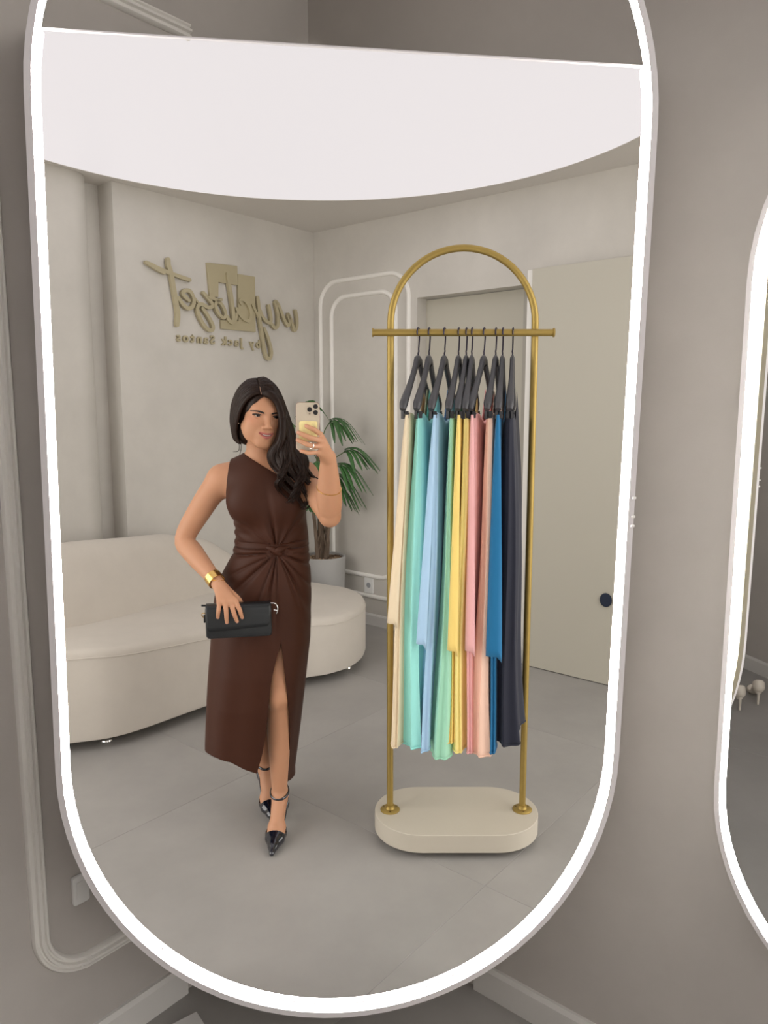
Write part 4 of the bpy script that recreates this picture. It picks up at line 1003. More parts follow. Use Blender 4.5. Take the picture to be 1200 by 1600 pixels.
# eyes, teeth, lashes
M_eye = mat('eye_white', (0.50, 0.46, 0.43, 1), 0.15); M_iris = mat('iris', (0.012, 0.007, 0.005, 1), 0.1); M_lash = mat('lashes', (0.008, 0.006, 0.006, 1), 0.6); M_teeth = mat('teeth', (0.60, 0.56, 0.52, 1), 0.25)
def ball(c, r, R=None, n=14, part=PI):
    rows = []
    for i in range(n + 1):
        a = part * i / n; rows.append([Vector(c) + (R or Matrix.Identity(3)) @ Vector((r * math.sin(a) * math.cos(2 * PI * k / 20), -r * math.cos(a), r * math.sin(a) * math.sin(2 * PI * k / 20))) for k in range(20)])
    return MB().grid(rows, True)
extra = []
def face_y(x, z):
    ys = np.linspace(-0.125, 0.0, 126); q = np.array([hl(x, y_, z) for y_ in ys]); d = body.evaluate(q[:, 0], q[:, 1], q[:, 2], q.min(0), q.max(0)); i = int(np.argmax(d < 0)); return float(ys[i])
for sx in (-1, 1):
    ps, rs = [], []
    for k in range(11):
        t = -1 + 2 * k / 10; x_ = sx * (0.0335 + 0.0205 * t); z_ = 0.0122 + 0.0032 * (1 - (t - 0.3) ** 2)
        ps.append(hl(x_, face_y(x_, z_) - 0.0006, z_)); rs.append(0.0032 - 0.0019 * max(0, (t + 0.2) / 1.2) - (0.0012 if k == 0 else 0))
    extra.append(MB().tube(ps, rs, 8, flat=(0.95, 0.5)).build('eyebrow', M_lash, smooth=True))
for sx in (-1, 1):
    c = hl(sx * 0.0315, -0.0640, 0); e = ball(c, 0.0134).build('eye', M_eye, smooth=True, angle=180)
    gz = Hd @ Matrix.Rotation(math.radians(13), 3, 'Z') @ Matrix.Rotation(math.radians(5), 3, 'X')
    ir = ball(c, 0.0137, gz, 6, 0.66).build('iris', M_iris, smooth=True, angle=180)
    under(person, e); ir.parent = e
    ps, rs = [], []
    for k in range(9):
        t = -1 + 2 * k / 8; ps.append(hl(sx * 0.0315 + 0.0188 * t, -0.0655 - 0.0142 * math.sqrt(max(0.02, 1 - (t * 0.9) ** 2)), 0.0056 * (1 - 0.75 * t * t) + 0.0024 * max(0, t * sx) - 0.0012)); rs.append(0.0012 + 0.0011 * (1 - abs(t)) + 0.0010 * max(0, t * sx))
    extra.append(MB().tube(ps, rs, 6).build('eyelashes', M_lash, smooth=True))
ps = [lipline(-0.56 + 1.12 * k / 8) for k in range(9)]
tm = MB().grid([[hl(q[0], q[1] - 0.0016, -0.0632 + q[2] * 1.2) for q in ps], [hl(q[0], q[1] - 0.0012, -0.0632 + q[2] * 1.2 - 0.0024 * (1 - (q[0] / 0.019) ** 2)) for q in ps]])
extra.append(tm.build('teeth', M_teeth, smooth=True, solid=0.002))
extra.append(ball(hl(-0.0765, 0.008, -0.034), 0.0034, None, 8).build('earring', mat('pearl', (0.8, 0.74, 0.64, 1), 0.2, 0.3), smooth=True))
under(person, *extra)
# ---------------------------------------------------------------- dress
M_dress = mat('dress_brown', (0.050, 0.0150, 0.0066, 1), 0.55, noise=0.06, nscale=5, spec=0.22, sheen=0.02)
KN = np.array(P(432, 861, 2.585)); KN[1] = 2.585          # the twist at the front of the waist
def gather(x, z, up):
    """fine folds that radiate from the twist and fade with distance"""
    dx, dz = x - KN[0], z - KN[2]; rho = np.sqrt(dx * dx + dz * dz) + 1e-6; al = np.arctan2(dx, -dz if not up else dz)
    if up:
        r = 1 - np.exp(-(np.sin(al * 4.3 + 0.55) / 0.26) ** 2) + 0.35 * (np.sin(al * 13 + 1) - 1)
        return (r + 0.2) * np.exp(-((rho - 0.02) / 0.125) ** 2) * 0.0115 * np.clip(rho / 0.03, 0, 1) * np.exp(-(al / 1.0) ** 4)
    r = 1 - np.exp(-(np.sin(al * 5.0 + 0.9) / 0.24) ** 2) - 0.6 * np.exp(-(np.sin(al * 9.0 + 0.2) / 0.30) ** 2)
    return (r + 0.6) * np.exp(-((rho - 0.06) / 0.19) ** 2) * 0.0130 * np.clip(rho / 0.04, 0, 1)
bod = Field(); torso(bod, 0.0065)
def cut(x, y, z, d):
    # one-shoulder neckline, arm openings, waist
    neck = (z - (1.418 - 0.585 * (x + 0.262))) * 0.86
    armL = (-(x + 0.296) + (z - 1.395) * 0.12) * 1.0; armL = np.where(z > 1.225, armL, -1.0); armL = np.where(z > 1.225, np.minimum(armL, (z - 1.225) * 1.0), armL)
    armR = (x + 0.030); armR = np.minimum(armR, (z - 1.23))
    low = 1.055 - z
    dd = np.maximum(np.maximum(d, neck), np.maximum(armL, low)); dd = np.maximum(dd, armR)
    front = np.clip((2.68 - y) / 0.04, 0, 1)
    fold = gather(x, z, True) * front
    side = np.clip((-0.22 - x) / 0.06, 0, 1) * np.exp(-((z - 1.12) / 0.06) ** 2) * 0.0022 * np.sin(z * 190 + x * 60)
    return dd - fold - side
bod.add(cut, (-9, -9, -9), (9, 9, 9), 0.001, 'f')
vs, fs = bod.mesh(0.0023, (-0.42, 2.50, 1.03), (0.08, 2.86, 1.46))
bodice = np_mesh('dress_bodice', vs, fs, M_dress, person, relax=1)
# skirt: rings round the hips, open at the front slit
ZW = 1.078
Zs = [1.085, 1.03, 0.98, 0.93, 0.88, 0.80, 0.73, 0.62, 0.50, 0.40, 0.32, 0.20]
Lx = [-0.276, -0.300, -0.330, -0.352, -0.366, -0.376, -0.382, -0.393, -0.404, -0.413, -0.420, -0.425]
Rx_ = [-0.030, -0.026, -0.022, -0.019, -0.018, -0.019, -0.022, -0.036, -0.050, -0.062, -0.072, -0.088]
Fy = [2.590, 2.580, 2.567, 2.556, 2.548, 2.538, 2.530, 2.522, 2.525, 2.540, 2.552, 2.565]     # front surface depth
By = [2.785, 2.795, 2.810, 2.825, 2.835, 2.84, 2.84, 2.85, 2.865, 2.88, 2.89, 2.90]
def prof_(z, A): return np.interp(-z, [-q for q in Zs], A)
SLz = [0.190, 0.255, 0.33, 0.40, 0.48, 0.56, 0.63, 0.70, 0.752]
SLx = [P(396, 1200, 2.57)[0], P(399, 1196, 2.57)[0], P(407, 1165, 2.565)[0], P(412, 1128, 2.56)[0], P(415.5, 1095, 2.555)[0], P(418.5, 1061, 2.55)[0], P(422.5, 1035, 2.548)[0], P(430, 1014, 2.545)[0], P(436.5, 1006, 2.545)[0]]
SRx = [P(446, 1219, 2.58)[0], P(447.5, 1195, 2.575)[0], P(449, 1160, 2.57)[0], P(449.5, 1130, 2.565)[0], P(449.5, 1109, 2.56)[0], P(446, 1066, 2.555)[0], P(443, 1040, 2.55)[0], P(439.5, 1020, 2.545)[0], P(436.5, 1006, 2.545)[0]]
hem_c = [0, 0.03, 0.10, 0.25, 0.5, 0.70, 0.84, 0.90, 0.95, 1.0]; hem_z = [0.185, 0.178, 0.172, 0.20, 0.26, 0.30, 0.312, 0.302, 0.280, 0.258]
NC, NR = 380, 170; rows = []
for r in range(NR + 1):
    t = r / NR; row = []
    for cidx in range(NC + 1):
        c = cidx / NC; hz_ = np.interp(c, hem_c, hem_z); z = ZW + (0.752 - ZW) * t / 0.42 if t <= 0.42 else 0.752 + (hz_ - 0.752) * (t - 0.42) / 0.58
        lx, rx2, fy, by = (prof_(z, q) for q in (Lx, Rx_, Fy, By)); cx, hx = (lx + rx2) / 2, (rx2 - lx) / 2; cy, hy = (fy + by) / 2, (by - fy) / 2
        if z < SLz[-1]: xl, xr = np.interp(z, SLz, SLx), np.interp(z, SLz, SRx)
        else: xl = xr = np.interp(z, [0.752, ZW], [SLx[-1], KN[0]])
        thR = math.asin(np.clip((xr - cx) / hx, -0.97, 0.97)); thL = 2 * PI + math.asin(np.clip((xl - cx) / hx, -0.97, 0.97))
        th = thR + (thL - thR) * c
        sx_, cz_ = math.sin(th), math.cos(th)
        x = cx + hx * math.copysign(abs(sx_) ** 0.92, sx_); y = cy - hy * math.copysign(abs(cz_) ** 0.85, cz_)
        fr = max(0.0, cz_) ** 0.5
        dsp = float(gather(np.array(x), np.array(z), False)) * fr
        dsp += (1 - fr) * 0.004 * t * math.sin(th * 7 + 1)
        # long soft folds down the skirt
        dsp += 0.003 * min(1, max(0, (0.85 - z) / 0.3)) * math.sin(th * 9 + 0.8)
        row.append((x + dsp * sx_, y - dsp * (cz_ if abs(cz_) > 0.25 else math.copysign(0.25, cz_)), z))
    rows.append(row)
skirt = MB().grid(rows).build('dress_skirt', M_dress, smooth=True, angle=180, fix=False, solid=0.0035)
bm = bmesh.new(); bm.from_mesh(skirt.data); bmesh.ops.remove_doubles(bm, verts=bm.verts, dist=0.0002); bm.to_mesh(skirt.data); bm.free()
# waist band and the twist
def waist_pt(a, z, off):
    lx, rx2, fy, by = (prof_(z, q) for q in (Lx, Rx_, Fy, By)); cx, hx = (lx + rx2) / 2, (rx2 - lx) / 2; cy, hy = (fy + by) / 2, (by - fy) / 2
    return (cx + (hx + off) * math.sin(a), cy - (hy + off) * math.copysign(abs(math.cos(a)) ** 0.85, math.cos(a)), z)
wb = MB()
aK = math.asin((KN[0] - (-0.153)) / 0.123)
rows = []
for k in range(97):
    a = 2 * PI * k / 96; da = min(abs(a - aK), 2 * PI - abs(a - aK)); sq = 1 - 0.45 * math.exp(-(da / 0.35) ** 2)
    row = []
    for j in range(9):
        v = -1 + 2 * j / 8; z = 1.078 + 0.022 * v * sq + 0.006 * math.exp(-(da / 0.3) ** 2); row.append(waist_pt(a, z, 0.001 + 0.0055 * math.sqrt(max(0, 1 - v * v)) + 0.0016 * math.cos(v * 8 + 2 * math.sin(a * 2))))
    rows.append(row)
band = MB().grid(rows).build('waist_band', M_dress, smooth=True, angle=180, fix=False, solid=0.002)
kt = MB()
for s_ in (-1, 1):
    ps = [KN + np.array([s_ * 0.046, 0.010, 0.010]), KN + np.array([s_ * 0.026, -0.002, 0.010]), KN + np.array([s_ * 0.008, -0.010 - 0.002 * s_, 0.004]), KN + np.array([-s_ * 0.010, -0.007 + 0.004 * s_, -0.008]), KN + np.array([-s_ * 0.020, 0.006, -0.016])]
    kt.tube(spline(ps, 18), [0.002 + 0.0085 * math.sin(PI * (0.06 + 0.88 * i / 17)) for i in range(18)], 12, flat=(1.1, 0.8))
knot = kt.build('waist_twist', M_dress, smooth=True, angle=180); under(person, skirt, band, knot)

# ---------------------------------------------------------------- shoes
M_patent = mat('patent_black', (0.006, 0.007, 0.014, 1), 0.12, coat=1.0); M_insole = mat('shoe_lining', (0.03, 0.028, 0.03, 1), 0.5)
def make_shoe(ft):
    F = Field(); z = ft.za
    build_foot(F, ft, 0.0035, 0.012)
    # pointed toe box
    for sd_ in (-1, 1):
        F.cone(ft(0.092, sd_ * 0.0155, 0.030), ft(0.186, sd_ * 0.0008, 0.0115), 0.0245, 0.0060, 0.008)
    F.cone(ft(0.10, 0, 0.034), ft(0.180, 0, 0.013), 0.024, 0.0075, 0.010)
    def cutf(x, y, zz, d):
        f, l, h = ft.inv(x, y, zz)
        # sole plane under the foot and the top line: low at the sides, high at the heel
        sole = np.interp(f, [-0.07, -0.045, 0.02, 0.075, 0.10, 0.2], [z - 0.095, z - 0.092, 0.046, 0.006, 0.0015, 0.003])
        topl = np.interp(f, [-0.07, -0.050, -0.030, 0.0, 0.05, 0.090, 0.108, 0.114, 0.3], [z + 0.000, z - 0.004, z - 0.026, z - 0.062, 0.046, 0.034, 0.040, 0.070, 0.4])
        return np.maximum(np.maximum(d, sole - h), (h - topl) * 0.7)
    F.add(cutf, (-9, -9, -9), (9, 9, 9), 0.001, 'f')
    vs, fs = F.mesh(0.0018)
    sh = np_mesh('shoe', vs, fs, M_patent, person, relax=4)
    # heel, ankle strap with a buckle
    hb = MB().tube([ft(-0.042, 0, z - 0.085), ft(-0.048, 0, z * 0.40), ft(-0.050, 0, 0.002)], [0.017, 0.0075, 0.0050], 12).build('stiletto', M_patent, smooth=True)
    st = []
    for k in range(28):
        a = 2 * PI * k / 28; st.append(ft(0.0 + 0.0400 * math.cos(a), 0.0345 * math.sin(a), z + 0.010 - 0.014 * math.cos(a)))
    sp = MB().tube(st, 0.0044, 8, closed=True, flat=(1.2, 0.6)).build('ankle_strap', M_patent, smooth=True)
    up_ = MB().tube([ft(-0.036, 0, z + 0.022), ft(-0.043, 0, z - 0.015), ft(-0.050, 0, z - 0.045)], 0.005, 8).build('strap_tab', M_patent, smooth=True)
    for o in (hb, sp, up_):
        under(person, o)
    return sh
make_shoe(footF); make_shoe(footB)

# ---------------------------------------------------------------- jewellery
M_goldj = mat('jewel_gold', (0.80, 0.52, 0.17, 1), 0.22, 1.0, noise=0.05, nscale=60)
def band_round(c, axis, r, w, th, m, name, n=36, sq=1.0):
    ax_ = Vector(axis).normalized(); u = ax_.orthogonal().normalized(); v = ax_.cross(u); c = Vector(c)
    def fr(i): a = 2 * PI * i / n; return ((u * math.cos(a) + v * math.sin(a) * sq), ax_)
    pth = [c + (u * math.cos(2 * PI * i / n) + v * math.sin(2 * PI * i / n) * sq) * r for i in range(n)]
    return MB().sweep(pth, [(0, -w / 2), (th, -w / 2), (th * 1.3, 0), (th, w / 2), (0, w / 2)], True, fr).build(name, m, smooth=True, angle=50)
axL = wrL - elL; cL = elL + axL * 0.90
cuff = band_round(cL, axL, 0.0285, 0.031, 0.0016, M_goldj, 'cuff_bracelet')
# small raised bow on the cuff front
cf = Vector(cL) + Vector((0.006, -0.032, 0.004))
bow = MB()
bow.tube([cf + Vector((-0.006, 0, 0.004)), cf + Vector((-0.010, -0.001, 0.0)), cf + Vector((0, -0.002, 0)), cf + Vector((0.010, -0.001, 0)), cf + Vector((0.006, 0, 0.005))], 0.0016, 6)
bow.tube([cf + Vector((-0.003, -0.001, -0.006)), cf, cf + Vector((0.005, -0.001, -0.006))], 0.0014, 6)
bo = bow.build('cuff_bow', M_goldj, smooth=True)
thin = band_round(elL + axL * 1.05, axL, 0.0245, 0.0016, 0.0014, M_goldj, 'thin_bracelet')
axR = wrR - elR; br = band_round(elR + axR * 0.50, axR + np.array([0.03, 0, 0]), 0.0400, 0.0022, 0.0014, M_goldj, 'chain_bracelet')
f3 = np.array(P(484, 696, YP - 0.0135)); rg = band_round((knR[2] + f3) / 2 * 0.35 + f3 * 0.65, f3 - knR[2], 0.0086, 0.0042, 0.0012, mat('jewel_silver', (0.85, 0.84, 0.82, 1), 0.15, 1.0), 'finger_ring', 20)
under(person, cuff, thin, br, rg); bo.parent = cuff; bo.matrix_parent_inverse = Matrix.Identity(4)

# ---------------------------------------------------------------- hair
M_hair = mat('hair_brown', (0.0165, 0.0075, 0.0045, 1), 0.42, noise=0.4, nscale=160, spec=0.22, stretch=(1, 1, 0.15))
cap = Field()
cap.ell(hl(-0.004, 0.022, 0.040), (0.077, 0.099, 0.088), 0.02, R=Hn); cap.ell(hl(-0.030, 0.050, -0.030), (0.055, 0.060, 0.080), 0.03, R=Hn); cap.ell(hl(0.034, 0.032, -0.022), (0.044, 0.070, 0.072), 0.03, R=Hn)
def capcut(x, y, z, d):
    p = np.stack(np.broadcast_arrays(x - HO[0], y - HO[1], z - HO[2]), -1) @ Hn; lx, ly, lz = p[..., 0], p[..., 1], p[..., 2]
    # face opening: a tall rounded window in front
    f = np.sqrt(((lx - 0.004) / 0.060) ** 2 + ((lz + 0.022) / 0.092) ** 2) - 1
    win = np.maximum(f * 0.06, ly + 0.012)
    part = 0.0045 * np.exp(-((lx - 0.006) / 0.004) ** 2) * (lz > 0.05)
    return np.maximum(d + part, -win)
cap.add(capcut, (-9, -9, -9), (9, 9, 9), 0.001, 'f')
vs, fs = cap.mesh(0.0032)
capo = np_mesh('hair', vs, fs, M_hair, person, relax=2)
lk = MB(); rh = random.Random(11)
capC, capR = hl(0, 0.022, 0.042), np.array([0.083, 0.102, 0.092])
def on_cap(u, v, y, lift=0.003):
    """point of the picture ray on the scalp dome, or at depth y where the ray passes it by"""
    p = P(u, v, y); o_ = Hn.T @ (np.array([0, 0, CAM_H]) - capC) / (capR + lift); d_ = p - np.array([0, 0, CAM_H]); d_ = Hn.T @ d_ / (capR + lift)
    A_, B_, C_ = d_ @ d_, o_ @ d_, o_ @ o_ - 1; q = B_ * B_ - A_ * C_
    if q <= 0: return p
    t = (-B_ - math.sqrt(q)) / A_; return np.array([0, 0, CAM_H]) + (p - np.array([0, 0, CAM_H])) * min(t, 1.0) if t < 1 else p
def lock(pts, r0, n=26, taper=0.15, flat=(1.3, 0.7), sides=7):
    c = spline(pts, n); lk.tube(c, [r0 * (0.5 + 0.5 * min(1, i / 4)) * (1 if i < n * 0.6 else max(taper, 1 - (i / n - 0.6) / 0.4 * (1 - taper))) for i in range(n)], sides, flat=flat)
def at_s(G, s):
    ii = min(s, 1.0) * (len(G) - 1); i0 = int(ii); i1 = min(len(G) - 1, i0 + 1); return np.array(G[i0]) * (1 - ii + i0) + np.array(G[i1]) * (ii - i0)
# picture-left side: from the parting over the temple, over the ear and down behind the neck
LF = spline([(407.6, 614, 2.59), (396, 616, 2.58), (385, 624, 2.585), (376, 638, 2.60), (371.5, 652, 2.615), (369, 666, 2.63), (370, 682, 2.65), (376, 694, 2.665)], 40)
LB = spline([(402.4, 592, 2.66), (388, 596, 2.67), (374, 609, 2.67), (365, 629, 2.67), (362, 651, 2.67), (363, 671, 2.67), (366, 686, 2.675), (373, 693, 2.68)], 40)
for k in range(46):
    f = k / 45; pts = []
    jit = rh.uniform(-1, 1)
    for i in range(16):
        s = i / 15; a, b = at_s(LF, s), at_s(LB, s); q = a * (1 - f) + b * f; q[0] += 0.5 * jit * s
        if s < 0.62: pts.append(on_cap(q[0], q[1], q[2], 0.002 + 0.002 * rh.random()))
        else: pts.append(P(*q))
    lock(pts, rh.uniform(0.0050, 0.0068), 30, 0.3)
# picture-right side: from the parting down over the shoulder in loose waves
GL = spline([(408.6, 614, 2.585), (422, 617, 2.575), (433, 628, 2.575), (439, 645, 2.575), (440, 664, 2.575), (434, 688, 2.582), (424, 708, 2.592), (426, 728, 2.578), (432, 746, 2.566), (440, 764, 2.562), (446, 782, 2.566)], 60)
GR = spline([(402.6, 592, 2.66), (417, 597, 2.655), (431, 611, 2.645), (442.5, 638, 2.640), (453, 668, 2.630), (466, 700, 2.618), (478, 724, 2.606), (486, 748, 2.598), (487, 772, 2.594), (479, 798, 2.594)], 60)
def wave(f, s, am, ph):
    w = min(1, max(0, (s - 0.42) / 0.35)); ang = (s - 0.42) * 23 + ph
    return w * (4.5 + 5.5 * max(0, s - 0.55) / 0.45) * am * math.sin(ang), w * 2.0 * am * math.cos(ang * 0.9), w * 0.013 * am * math.cos(ang)
for k in range(111):
    f = (k % 37) / 36 + rh.uniform(-0.012, 0.012); f = min(1, max(0, f)); layer = 1 if k < 37 else (-0.2 if k < 74 else 0.45); L = rh.uniform(0.90, 1.03) if f > 0.3 else rh.uniform(0.84, 1.0); am = rh.uniform(0.75, 1.2); pts = []
    ph = 5.0 * math.floor(f * 7) / 7 * 2.3 + rh.uniform(-0.25, 0.25)
    for i in range(34):
        s = i / 33 * L; q = at_s(GL, s) * (1 - f) + at_s(GR, s) * f; du, dv, dy = wave(f, s, am, ph)
        bul = (0.012 + 0.024 * min(1, max(0, (s - 0.3) / 0.3))) * math.sqrt(max(0, 1 - (2 * f - 1) ** 2)) * layer
        if s < 0.36: pts.append(on_cap(q[0], q[1], q[2], 0.002 + 0.003 * rh.random()))
        else: pts.append(P(q[0] + du, q[1] + dv, q[2] - bul + dy))
    lock(pts, rh.uniform(0.0066, 0.0110), 64, 0.07)
for k in range(70):   # finer strands that follow the same waves
    f = rh.random(); L = rh.uniform(0.8, 1.02); pts = []; ph = 5.0 * math.floor(f * 7) / 7 * 2.3 + rh.uniform(-0.5, 0.5)
    for i in range(34):
        s = i / 33 * L; q = at_s(GL, s) * (1 - f) + at_s(GR, s) * f; du, dv, dy = wave(f, s, 1.1, ph)
        bul = (0.016 + 0.028 * min(1, max(0, (s - 0.3) / 0.3))) * math.sqrt(max(0, 1 - (2 * f - 1) ** 2))
        if s < 0.36: pts.append(on_cap(q[0], q[1], q[2], 0.006))
        else: pts.append(P(q[0] + du, q[1] + dv, q[2] - bul + dy))
    lock(pts, 0.0017, 50, 0.3, (1, 1), 5)
# a few flyaways: one sweeping over the arm, two at the nape
lock([P(474, 715, 2.58), P(482, 735, 2.56), P(492, 745, 2.54), P(503, 751, 2.50), P(507, 756, 2.48)], 0.0022, 20, 0.3, (1, 1), 5)
lock([P(372, 684, 2.66), P(374, 698, 2.64), P(372, 705, 2.63), P(364, 706, 2.625)], 0.0012, 14, 0.3, (1, 1), 5)
lock([P(376, 686, 2.65), P(377, 700, 2.63), P(374, 712, 2.62)], 0.0012, 14, 0.3, (1, 1), 5)
pt_ = MB().tube([on_cap(408.3, 616, 2.58, 0.0065), on_cap(407, 610, 2.58, 0.0072), on_cap(405.8, 604, 2.58, 0.0072)], [0.0012, 0.0014, 0.0006], 6).build('parting', mat('scalp', (0.30, 0.17, 0.12, 1), 0.7)); under(person, pt_)
lks = lk.build('hair_locks', M_hair, smooth=True, angle=180, fix=False); lks['kind'] = 'stuff'; under(person, lks)

# ---------------------------------------------------------------- phone
M_phone = mat('phone_back', (0.55, 0.47, 0.37, 1), 0.35, 0.2); M_pframe = mat('phone_frame', (0.45, 0.28, 0.24, 1), 0.25, 0.9); M_lens = mat('lens_black', (0.01, 0.01, 0.012, 1), 0.08, coat=1.0)
c = P(481, 666.5, 2.2795)
ph = thing('smartphone', 'champagne smartphone with three lenses and a yellow card wallet held up', 'phone', Vector(c))
RP = Matrix.Rotation(math.radians(0.5), 3, 'Y'); ex = RP @ Vector((1, 0, 0)); ez = RP @ Vector((0, 0, 1)); ey = Vector((0, 1, 0))
rr4 = lambda w, h_, r, n=6: round_rect(-w / 2, w / 2, -h_ / 2, h_ / 2, r, n)
fr_o = MB().prism(rr4(0.0715, 0.1475, 0.011), c, ex, ez, ey, -0.0039, 0.0039).build('frame', M_pframe, bevel=0.0012)
bk_o = MB().prism(rr4(0.0690, 0.1450, 0.010), c, ex, ez, ey, -0.0046, -0.0039).build('back_glass', M_phone, bevel=0.0003)
sc_o = MB().prism(rr4(0.0690, 0.1450, 0.010), c, ex, ez, ey, 0.0039, 0.0043).build('screen', M_lens)
kk = [fr_o, bk_o, sc_o]
cb = MB().prism(rr4(0.036, 0.037, 0.009), Vector(c) + ex * 0.0155 + ez * 0.0525, ex, ez, ey, -0.0062, -0.0046).build('camera_plate', M_phone, bevel=0.0005); kk.append(cb)
for lx_, lz_ in ((0.0055, 0.0515), (0.0235, 0.0605), (0.0235, 0.0425)):
    q = Vector(c) + ex * lx_ + ez * lz_
    l_ = MB().prism([(0.0072 * math.cos(a * PI / 12), 0.0072 * math.sin(a * PI / 12)) for a in range(24)], q, ex, ez, ey, -0.0085, -0.0060).build('lens', M_lens, bevel=0.0006)
    kk.append(l_)
kk.append(MB().prism([(0.0028 * math.cos(a * PI / 6), 0.0028 * math.sin(a * PI / 6)) for a in range(12)], Vector(c) + ex * 0.0055 + ez * 0.039, ex, ez, ey, -0.0068, -0.0060).build('flash', mat('flash', (0.25, 0.2, 0.15, 1), 0.3)))
wl_c = Vector(c) + ex * 0.0015 - ez * 0.0135
wal = MB().prism(rr4(0.055, 0.060, 0.006), wl_c, ex, ez, ey, -0.0092, -0.0046).build('card_wallet', mat('wallet_yellow', (0.82, 0.70, 0.33, 1), 0.55, noise=0.1, nscale=90), bevel=0.001); kk.append(wal)
under(ph, *kk)

# ---------------------------------------------------------------- clutch bag
M_bag = mat('bag_leather', (0.009, 0.011, 0.013, 1), 0.38, bump=0.03, bscale=300)
c = np.array(P(373.5, 968.5, 2.483)); bag = thing('clutch_bag', 'black leather flap clutch bag held against her hip', 'bag', Vector(c))
RB = Matrix.Rotation(math.radians(-0.5), 3, 'Y') @ Matrix.Rotation(math.radians(3), 3, 'Z'); bx, by_, bz = RB @ Vector((1, 0, 0)), RB @ Vector((0, 1, 0)), RB @ Vector((0, 0, 1))
W_, H_ = 0.224, 0.112
rows = []
for t, ins in ((-0.027, 0.010), (-0.0255, 0.003), (-0.018, 0.0), (0.018, 0.0), (0.0255, 0.003), (0.027, 0.010)):
    rows.append([Vector(c) + bx * x * (1 + 0.0 * z) + bz * z + by_ * t for x, z in round_rect(-W_ / 2 + ins + 0.002, W_ / 2 - ins - 0.002, -H_ / 2 + ins, H_ / 2 - ins, 0.012, 5)])
bb = MB().grid(rows, True); n_ = len(rows[0]); bb.f.append(tuple(range(n_))[::-1]); bb.f.append(tuple(5 * n_ + k for k in range(n_)))
bag_b = bb.build('bag_body', M_bag, smooth=True, angle=50)
# flap: from the back over the top, down the front; lower edge slants up to the right
rows = []
prf = [(0.020, H_ / 2 - 0.004, 0), (0.012, H_ / 2 + 0.002, 0), (-0.012, H_ / 2 + 0.002, 0), (-0.024, H_ / 2 - 0.003, 0), (-0.0292, H_ / 2 - 0.014, 0), (-0.0300, 0.02, 0.35), (-0.0300, -0.01, 0.75), (-0.0298, -0.0235, 1.0)]
for y_, z_, s_ in prf:
    row = []
    for k in range(31):
        u = -1 + 2 * k / 30; e = max(0, abs(u) - 0.90) / 0.10
        zz = z_ + s_ * (0.0065 * u + 0.010 * e * e); row.append(Vector(c) + bx * u * (W_ / 2 - 0.004 - 0.004 * s_) + by_ * y_ + bz * zz)
    rows.append(row)
flap = MB().grid(rows).build('flap', M_bag, smooth=True, angle=60, solid=0.0024, fix=True)
zp = MB().tube([Vector(c) - bx * (W_ / 2 - 0.004) + bz * (H_ / 2 - 0.001), Vector(c) - bx * (W_ / 2 + 0.011) + bz * (H_ / 2)], 0.0034, 8).build('zip_tab', M_bag, smooth=True)
M_silver = MATS['jewel_silver']
rp = [Vector(c) + bx * (W_ / 2 - 0.004) + bz * (H_ / 2 - 0.002), Vector(c) + bx * (W_ / 2 + 0.010) + bz * (H_ / 2 - 0.004), Vector(c) + bx * (W_ / 2 + 0.018) + bz * (H_ / 2 - 0.016), Vector(c) + bx * (W_ / 2 + 0.018) + bz * (H_ / 2 - 0.030), Vector(c) + bx * (W_ / 2 + 0.014) + bz * (H_ / 2 - 0.040)]
hk = MB().tube(spline(rp, 16), 0.0023, 8); hk.tube([rp[3] - bx * 0.012 + bz * 0.004, rp[3]], 0.0025, 8)
snap = hk.build('snap_hook', M_silver, smooth=True)
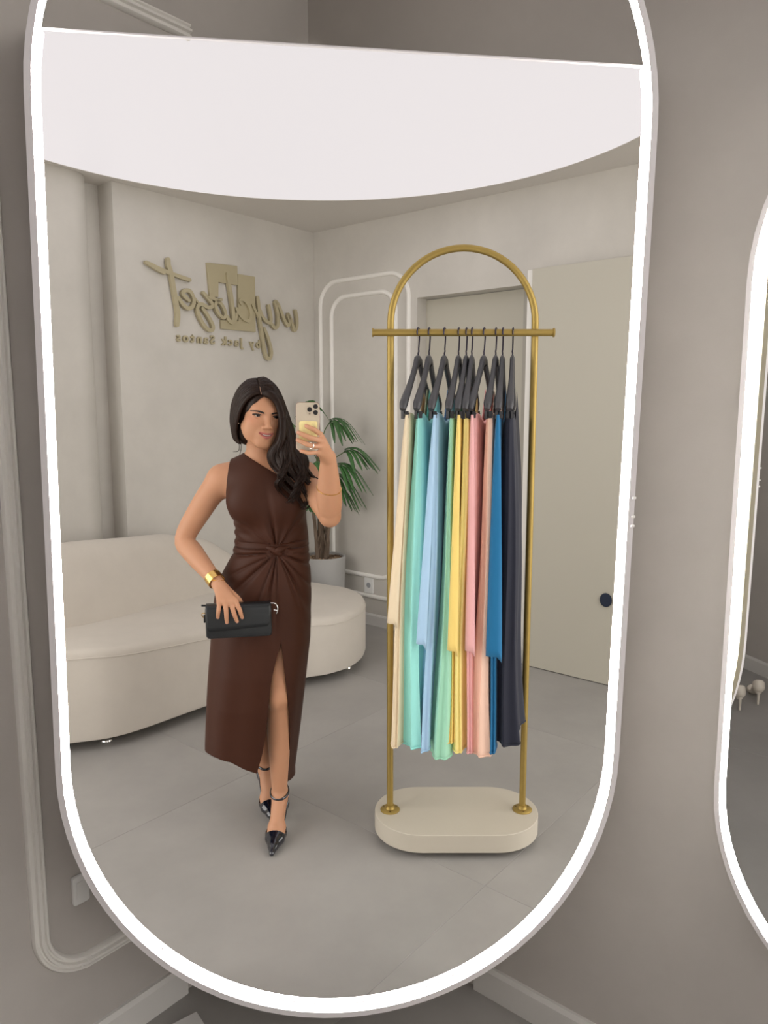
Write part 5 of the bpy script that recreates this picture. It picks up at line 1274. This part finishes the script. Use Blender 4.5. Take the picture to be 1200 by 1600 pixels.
ringg = band_round(Vector(c) - bx * (W_ / 2 + 0.004) + bz * 0.022, (0.3, 1, 0.2), 0.007, 0.003, 0.0018, M_goldj, 'strap_ring', 18)
tabl = MB().box(Vector(c) - bx * (W_ / 2 + 0.002) + bz * 0.010, (0.005, 0.014, 0.026)).build('strap_tab', M_bag, bevel=0.001)
under(bag, bag_b, flap, zp, snap, ringg, tabl)

# ---------------------------------------------------------------- pale shoes on the floor behind the photographer (seen in the second mirror)
M_ivory = mat('ivory_leather', (0.66, 0.60, 0.52, 1), 0.4)
for idx, (ax_, ay_, tx_, ty_, lab) in enumerate(((-1.36, -0.02, -1.53, -0.06, 'ivory high-heeled shoe on the floor reflected in the second mirror, nearer one'), (-1.42, -0.17, -1.58, -0.24, 'ivory high-heeled shoe on the floor reflected in the second mirror, by the skirting'))):
    ft = Foot(np.array([ax_, ay_, 0.15]), (tx_, ty_)); F = Field(); z = 0.15
    build_foot(F, ft, 0.003, 0.012); F.cone(ft(0.135, 0, 0.018), ft(0.190, 0, 0.010), 0.0185, 0.0055, 0.012)
    def cutf(x, y, zz, d, ft=ft):
        f, l, h = ft.inv(x, y, zz); sole = np.interp(f, [-0.07, -0.045, 0.02, 0.075, 0.10, 0.2], [z - 0.095, z - 0.092, 0.046, 0.006, 0.0015, 0.003])
        topl = np.interp(f, [-0.07, -0.050, -0.030, 0.0, 0.05, 0.085, 0.098, 0.104, 0.3], [z, z - 0.004, z - 0.026, z - 0.062, 0.046, 0.036, 0.044, 0.070, 0.4]); return np.maximum(np.maximum(d, sole - h), (h - topl) * 0.7)
    F.add(cutf, (-9, -9, -9), (9, 9, 9), 0.001, 'f'); vs, fs = F.mesh(0.004)
    root = thing('high_heel_shoe', lab, 'shoe', (ax_, ay_, 0), 'pair of ivory heels')
    np_mesh('shoe_upper', vs, fs, M_ivory, root, relax=1)
    under(root, MB().tube([ft(-0.042, 0, z - 0.085), ft(-0.048, 0, z * 0.40), ft(-0.050, 0, 0.002)], [0.017, 0.0075, 0.0050], 10).build('stiletto', M_ivory, smooth=True))
